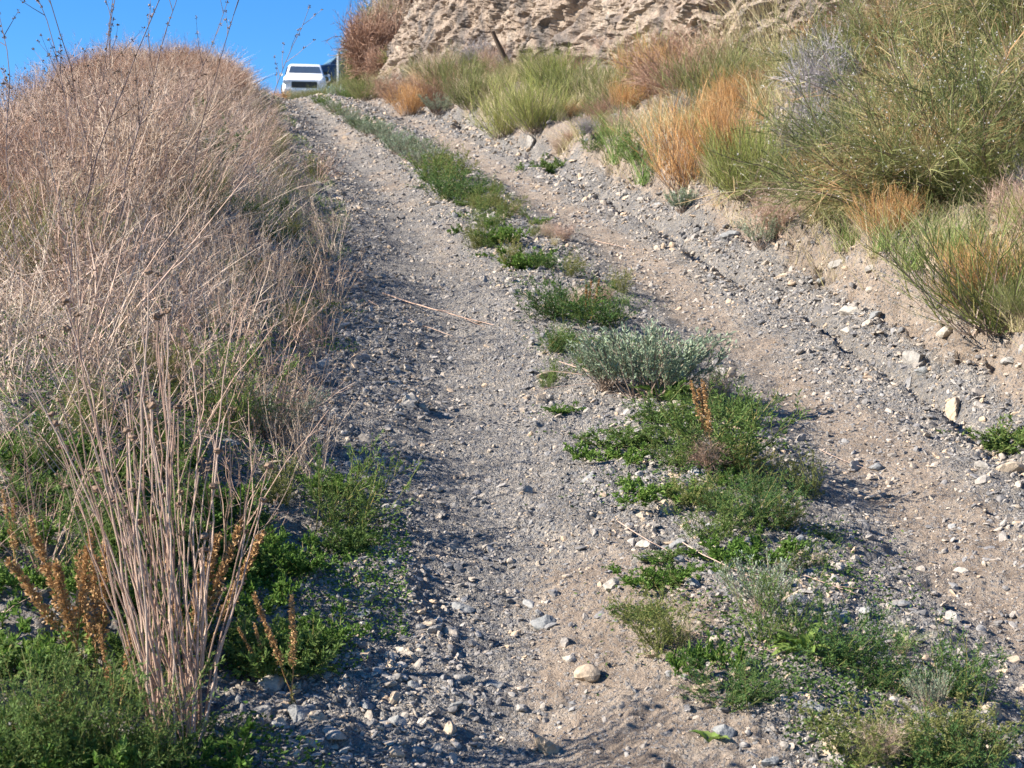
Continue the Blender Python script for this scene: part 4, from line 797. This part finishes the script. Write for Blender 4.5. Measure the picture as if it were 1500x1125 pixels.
# dry sticks lying on the ground
T['stick'] = []
for v in range(4):
    mb = MB(); P = strands(np.zeros((1, 3)), np.array([[1, 0, .02]]), 1.0, 10, wob=.05, bend=np.array([[0, .12, 0]])); tube(mb, P, .0042, .7, sides=5, tip=.4)
    q, t, f = along(P, 3, .3, .8); tube(mb, strands(q, t + nrm(rng.normal(0, 1, (3, 3))) * [.5, .5, .2], .25, 4, wob=.08), .0022, .6); T['stick'].append(mb.mesh('dry_stick', M['drypink'], True))
def stick(p0, p1, lb, lift=.012):
    (x0, y0), (x1, y1) = at(*p0), at(*p1); z0, z1 = H(x0, y0) + lift, H(x1, y1) + lift; d = Vector((x1 - x0, y1 - y0, z1 - z0)); o = link('dry_stick', random.choice(T['stick'])); o.location = (x0, y0, z0)
    o.rotation_euler = d.to_track_quat('X', 'Z').to_euler(); L = d.length; o.scale = (L, max(L, .35), max(L, .35)); tag(o, lb, 'stick', 'dry sticks lying on the ground')
for p0, p1, lb in [((1000, 935), (1330, 1025), 'long pale dry stalk lying across the bottom right herbs'), ((900, 560), (780, 572), 'dry stem lying on gravel left of the silver dome'), ((1090, 640), (860, 545), 'long bent dry stem under the silver dome shrub'), ((1060, 600), (890, 580), 'dry stem beside the bent one under the silver dome'),
                   ((905, 775), (985, 835), 'brown twig above the flat bright herb'), ((1150, 830), (1235, 890), 'forked dry twig below the green herb'), ((990, 935), (1200, 985), 'second pale stalk crossing the first'), ((1260, 985), (1440, 1060), 'dry stalk running into the bottom right corner'),
                   ((560, 430), (690, 490), 'dry straw stem fallen onto the left rut'), ((540, 440), (640, 500), 'dry stem fallen beside the first onto the left rut'), ((330, 700), (500, 690), 'curved dry stem lying at the left edge'), ((0, 775), (110, 770), 'bleached stick at the left edge'),
                   ((1200, 670), (1260, 700), 'short stick in the long shadow'), ((1000, 805), (1100, 870), 'twig leaning on the small pale silver plant'), ((870, 355), (925, 372), 'small stick on the far right rut'), ((430, 870), (520, 800), 'thin stem lying over shaded herbs')]: stick(p0, p1, lb)
# leaning log at the cliff foot
mb = MB(); P = strands(np.zeros((1, 3)), np.array([[-.5, -.3, 1]]), .62, 6, wob=.05); tube(mb, P, .055, .0, sides=9, tip=.7)
x, y = over(743, 27.5); o = link('leaning_log', mb.mesh('leaning_log', M['wood'], True)); o.location = (x, y, 1.75 + 27.5 * math.tan(math.atan((562.5 - 92) / FPX) + R(PITCH))); tag(o, 'dark charred log leaning out of the foot of the cliff', 'log')

# ------------------------------------------------------------------ vehicles and marker post
import bmesh
def rings(mb, secs, m=0, cap=True, rnd=.5):
    S_ = np.array(secs, float); n, k, _ = S_.shape; i = np.arange(n - 1)[:, None] * k + np.arange(k)[None]; j = np.arange(n - 1)[:, None] * k + (np.arange(k)[None] + 1) % k
    mb.add(S_.reshape(-1, 3), Q=np.stack([i, j, j + k, i + k], -1).reshape(-1, 4), m=m)
    if cap:
        for r_ in (S_[0][::-1], S_[-1]):
            c = r_.mean(0); mb.add(np.vstack([r_, c]), T=[[a, (a + 1) % k, k] for a in range(k)], m=m)
def sec(y, w0, w1, z0, z1, rr=.12):
    """rounded box cross-section at y: bottom half-width w0, top half-width w1"""
    pts = []
    for (cx_, cz, a0) in ((w1 - rr, z1 - rr, 0), (-(w1 - rr), z1 - rr, 90), (-(w0 - rr), z0 + rr, 180), (w0 - rr, z0 + rr, 270)):
        for a in (0, 30, 60, 90): pts.append((cx_ + rr * math.cos(R(a0 + a)), y, cz + rr * math.sin(R(a0 + a))))
    return pts
def boxm(x0, x1, y0, y1, z0, z1, bev=.01):
    bm = bmesh.new(); bmesh.ops.create_cube(bm, size=1)
    for v in bm.verts: v.co = Vector(((x0 + x1) / 2 + v.co.x * (x1 - x0), (y0 + y1) / 2 + v.co.y * (y1 - y0), (z0 + z1) / 2 + v.co.z * (z1 - z0)))
    bmesh.ops.bevel(bm, geom=bm.edges[:], offset=bev, segments=2, affect='EDGES'); me = bpy.data.meshes.new('panel'); bm.to_mesh(me); bm.free(); return me
def part(name, me, mat, parent, smooth=False):
    me.materials.clear(); me.materials.append(mat); o = link(name, me, parent); return o
def car(x, y, z, rz, paint, glass, label, s=1.0):
    e = bpy.data.objects.new('parked_car', None); COL.objects.link(e); e.location = (x, y, z); e.rotation_euler = (R(6), 0, rz); e.scale = (s, s, s); tag(e, label, 'car', 'cars parked at the crest')
    mb = MB(); rings(mb, [sec(-2.2, .74, .72, .38, .80, .1), sec(-2.08, .86, .82, .28, .95, .12), sec(-1.3, .90, .84, .22, 1.02, .12), sec(-.95, .90, .84, .22, 1.04, .12), sec(1.3, .90, .84, .22, 1.06, .12), sec(2.05, .87, .82, .26, 1.02, .12), sec(2.2, .78, .74, .38, .95, .1)])
    link('body', mb.mesh('car_body', paint, True), e)
    mb = MB(); rings(mb, [sec(-1.05, .78, .74, .98, 1.06, .03), sec(-.45, .79, .66, .98, 1.52, .09), sec(.3, .80, .66, .98, 1.60, .1), sec(1.3, .80, .65, .98, 1.56, .1), sec(1.95, .76, .68, .98, 1.12, .05)])
    link('cabin', mb.mesh('car_cabin', paint, True), e)
    def quad(name, pts, mat, par=e, th=.012):
        P4 = np.array(pts, float); n = nrm(np.cross(P4[1] - P4[0], P4[3] - P4[0])); B = P4 - n * th; q = MB(); q.add(np.vstack([P4 + n * .008, B]), Q=[[0, 1, 2, 3], [7, 6, 5, 4], [0, 4, 5, 1], [1, 5, 6, 2], [2, 6, 7, 3], [3, 7, 4, 0]]); return link(name, q.mesh(name, mat), par)
    quad('windscreen', [(-.64, -.93, 1.17), (.64, -.93, 1.17), (.57, -.56, 1.44), (-.57, -.56, 1.44)], glass)
    quad('rear_window', [(.62, 1.86, 1.2), (-.62, 1.86, 1.2), (-.52, 1.42, 1.5), (.52, 1.42, 1.5)], glass)
    for sx_ in (-1, 1):
        for (a, b) in ((-.75, .2), (.27, 1.25)):
            p4 = [(sx_ * .785, a, 1.10), (sx_ * .785, b, 1.10), (sx_ * .695, b - .02, 1.46), (sx_ * .695, max(a, -.42), 1.46)]; quad('side_window', p4 if sx_ > 0 else p4[::-1], glass)
        part('headlight', boxm(sx_ * .70 - .14, sx_ * .68 + .12, -2.25, -2.05, .66, .80, .03), M['lampglass'], e)
        part('wing_mirror', boxm(sx_ * .95 - .07, sx_ * .95 + .07, -.72, -.62, 1.04, 1.15, .03), paint, e)
        part('tail_light', boxm(sx_ * .74 - .09, sx_ * .74 + .09, 2.1, 2.19, .72, .92, .02), M['spike'], e)
        for yy in (-1.38, 1.35):
            mb = MB(); a = np.arange(24) * 2 * math.pi / 24
            rings(mb, [np.stack([np.full(24, sx_ * xo), yy + np.cos(a) * r_, .33 + np.sin(a) * r_], 1) for xo, r_ in ((.70, .2), (.70, .31), (.74, .34), (.88, .34), (.92, .31), (.92, .2))]); wo = link('wheel', mb.mesh('wheel', M['rubber'], True), e)
            mb = MB(); rings(mb, [np.stack([np.full(24, sx_ * xo), yy + np.cos(a) * r_, .33 + np.sin(a) * r_], 1) for xo, r_ in ((.90, .21), (.925, .19), (.915, .03))]); link('rim', mb.mesh('rim', M['chrome'], True), wo)
    part('grille', boxm(-.50, .50, -2.235, -2.15, .50, .74, .02), M['black'], e); part('bumper', boxm(-.80, .80, -2.26, -2.10, .34, .47, .03), paint, e)
    return e
def zat(x, y): return float(macro(np.array([x]), np.array([y]))[0])
x, y = over(449, 61); car(x, y, 1.75 + 61 * math.tan(math.atan((562.5 - 93) / FPX) + R(PITCH)) - 1.62, R(7), M['whitepaint'], M['glass'], 'white car parked at the crest, its front above the rise', 1.0)
x, y = over(511, 70); car(x, y, 1.75 + 70 * math.tan(math.atan((562.5 - 79) / FPX) + R(PITCH)) - 1.6, R(-62), M['bluepaint'], M['tealglass'], 'dark blue car parked behind the white one beside the marker post', 1.0)
x, y = over(497, 52); e = bpy.data.objects.new('marker_post', None); COL.objects.link(e); e.location = (x, y, zat(x, y) - .1); tag(e, 'slim white marker post with a dark edge beside the parked cars', 'post')
part('post', boxm(-.045, .025, -.04, .04, 0, 1.35, .008), M['postwhite'], e); part('back_plate', boxm(.028, .06, -.045, .045, 0, 1.4, .006), M['bluepaint'], e)
e.location.z = 1.75 + 52 * math.tan(math.atan((562.5 - 76) / FPX) + R(PITCH)) - 1.4
for px, D, hp, lb, k_ in [(470, 50, 26, 'low dark bush in front of the white car', 'broom'), (482, 49, 34, 'dark green bush between the white car and the post', 'broom'), (500, 48, 36, 'olive bush under the marker post', 'broom'), (515, 46, 34, 'dry green bush right of the marker post', 'olivebr'), (434, 48, 20, 'low dark tuft below the white car', 'broom'), (456, 47, 20, 'low green tuft at the crest', 'olivebr'), (410, 44, 22, 'dry tuft left of the white car', 'broomo'), (478, 45, 22, 'dull green low bush where the middle strip meets the crest', 'olivebr'), (492, 44, 26, 'grey green low bush below the marker post', 'silver'), (506, 43, 20, 'pale grassy bush below the dark car', 'tuftg'), (520, 42, 34, 'straw grass tuft left of the rusty bush', 'tuftd'), (533, 41, 34, 'green grass tuft left of the rusty bush', 'tuftg'), (500, 40, 22, 'silver herb on the verge near the crest', 'silverd'), (515, 38, 24, 'green herb on the verge near the crest', 'feather'), (530, 37, 24, 'olive herb on the verge near the crest', 'olivebr'), (548, 36, 26, 'straw grass on the verge near the crest', 'tuftd'), (512, 47, 34, 'taller dark bush hiding the flank of the dark car', 'broom'), (486, 52, 16, 'dark bush right of the white car bonnet', 'broom'), (523, 50, 52, 'leafy olive bush hiding the tail of the dark car', 'olivebr')]:
    x, y = over(px, D); place('crest_bush', (pp := pick(k_)), x, y, px2m(hp, D) / extent(pp)[0], None, lb, 'bush', 'bushes at the crest', .05)
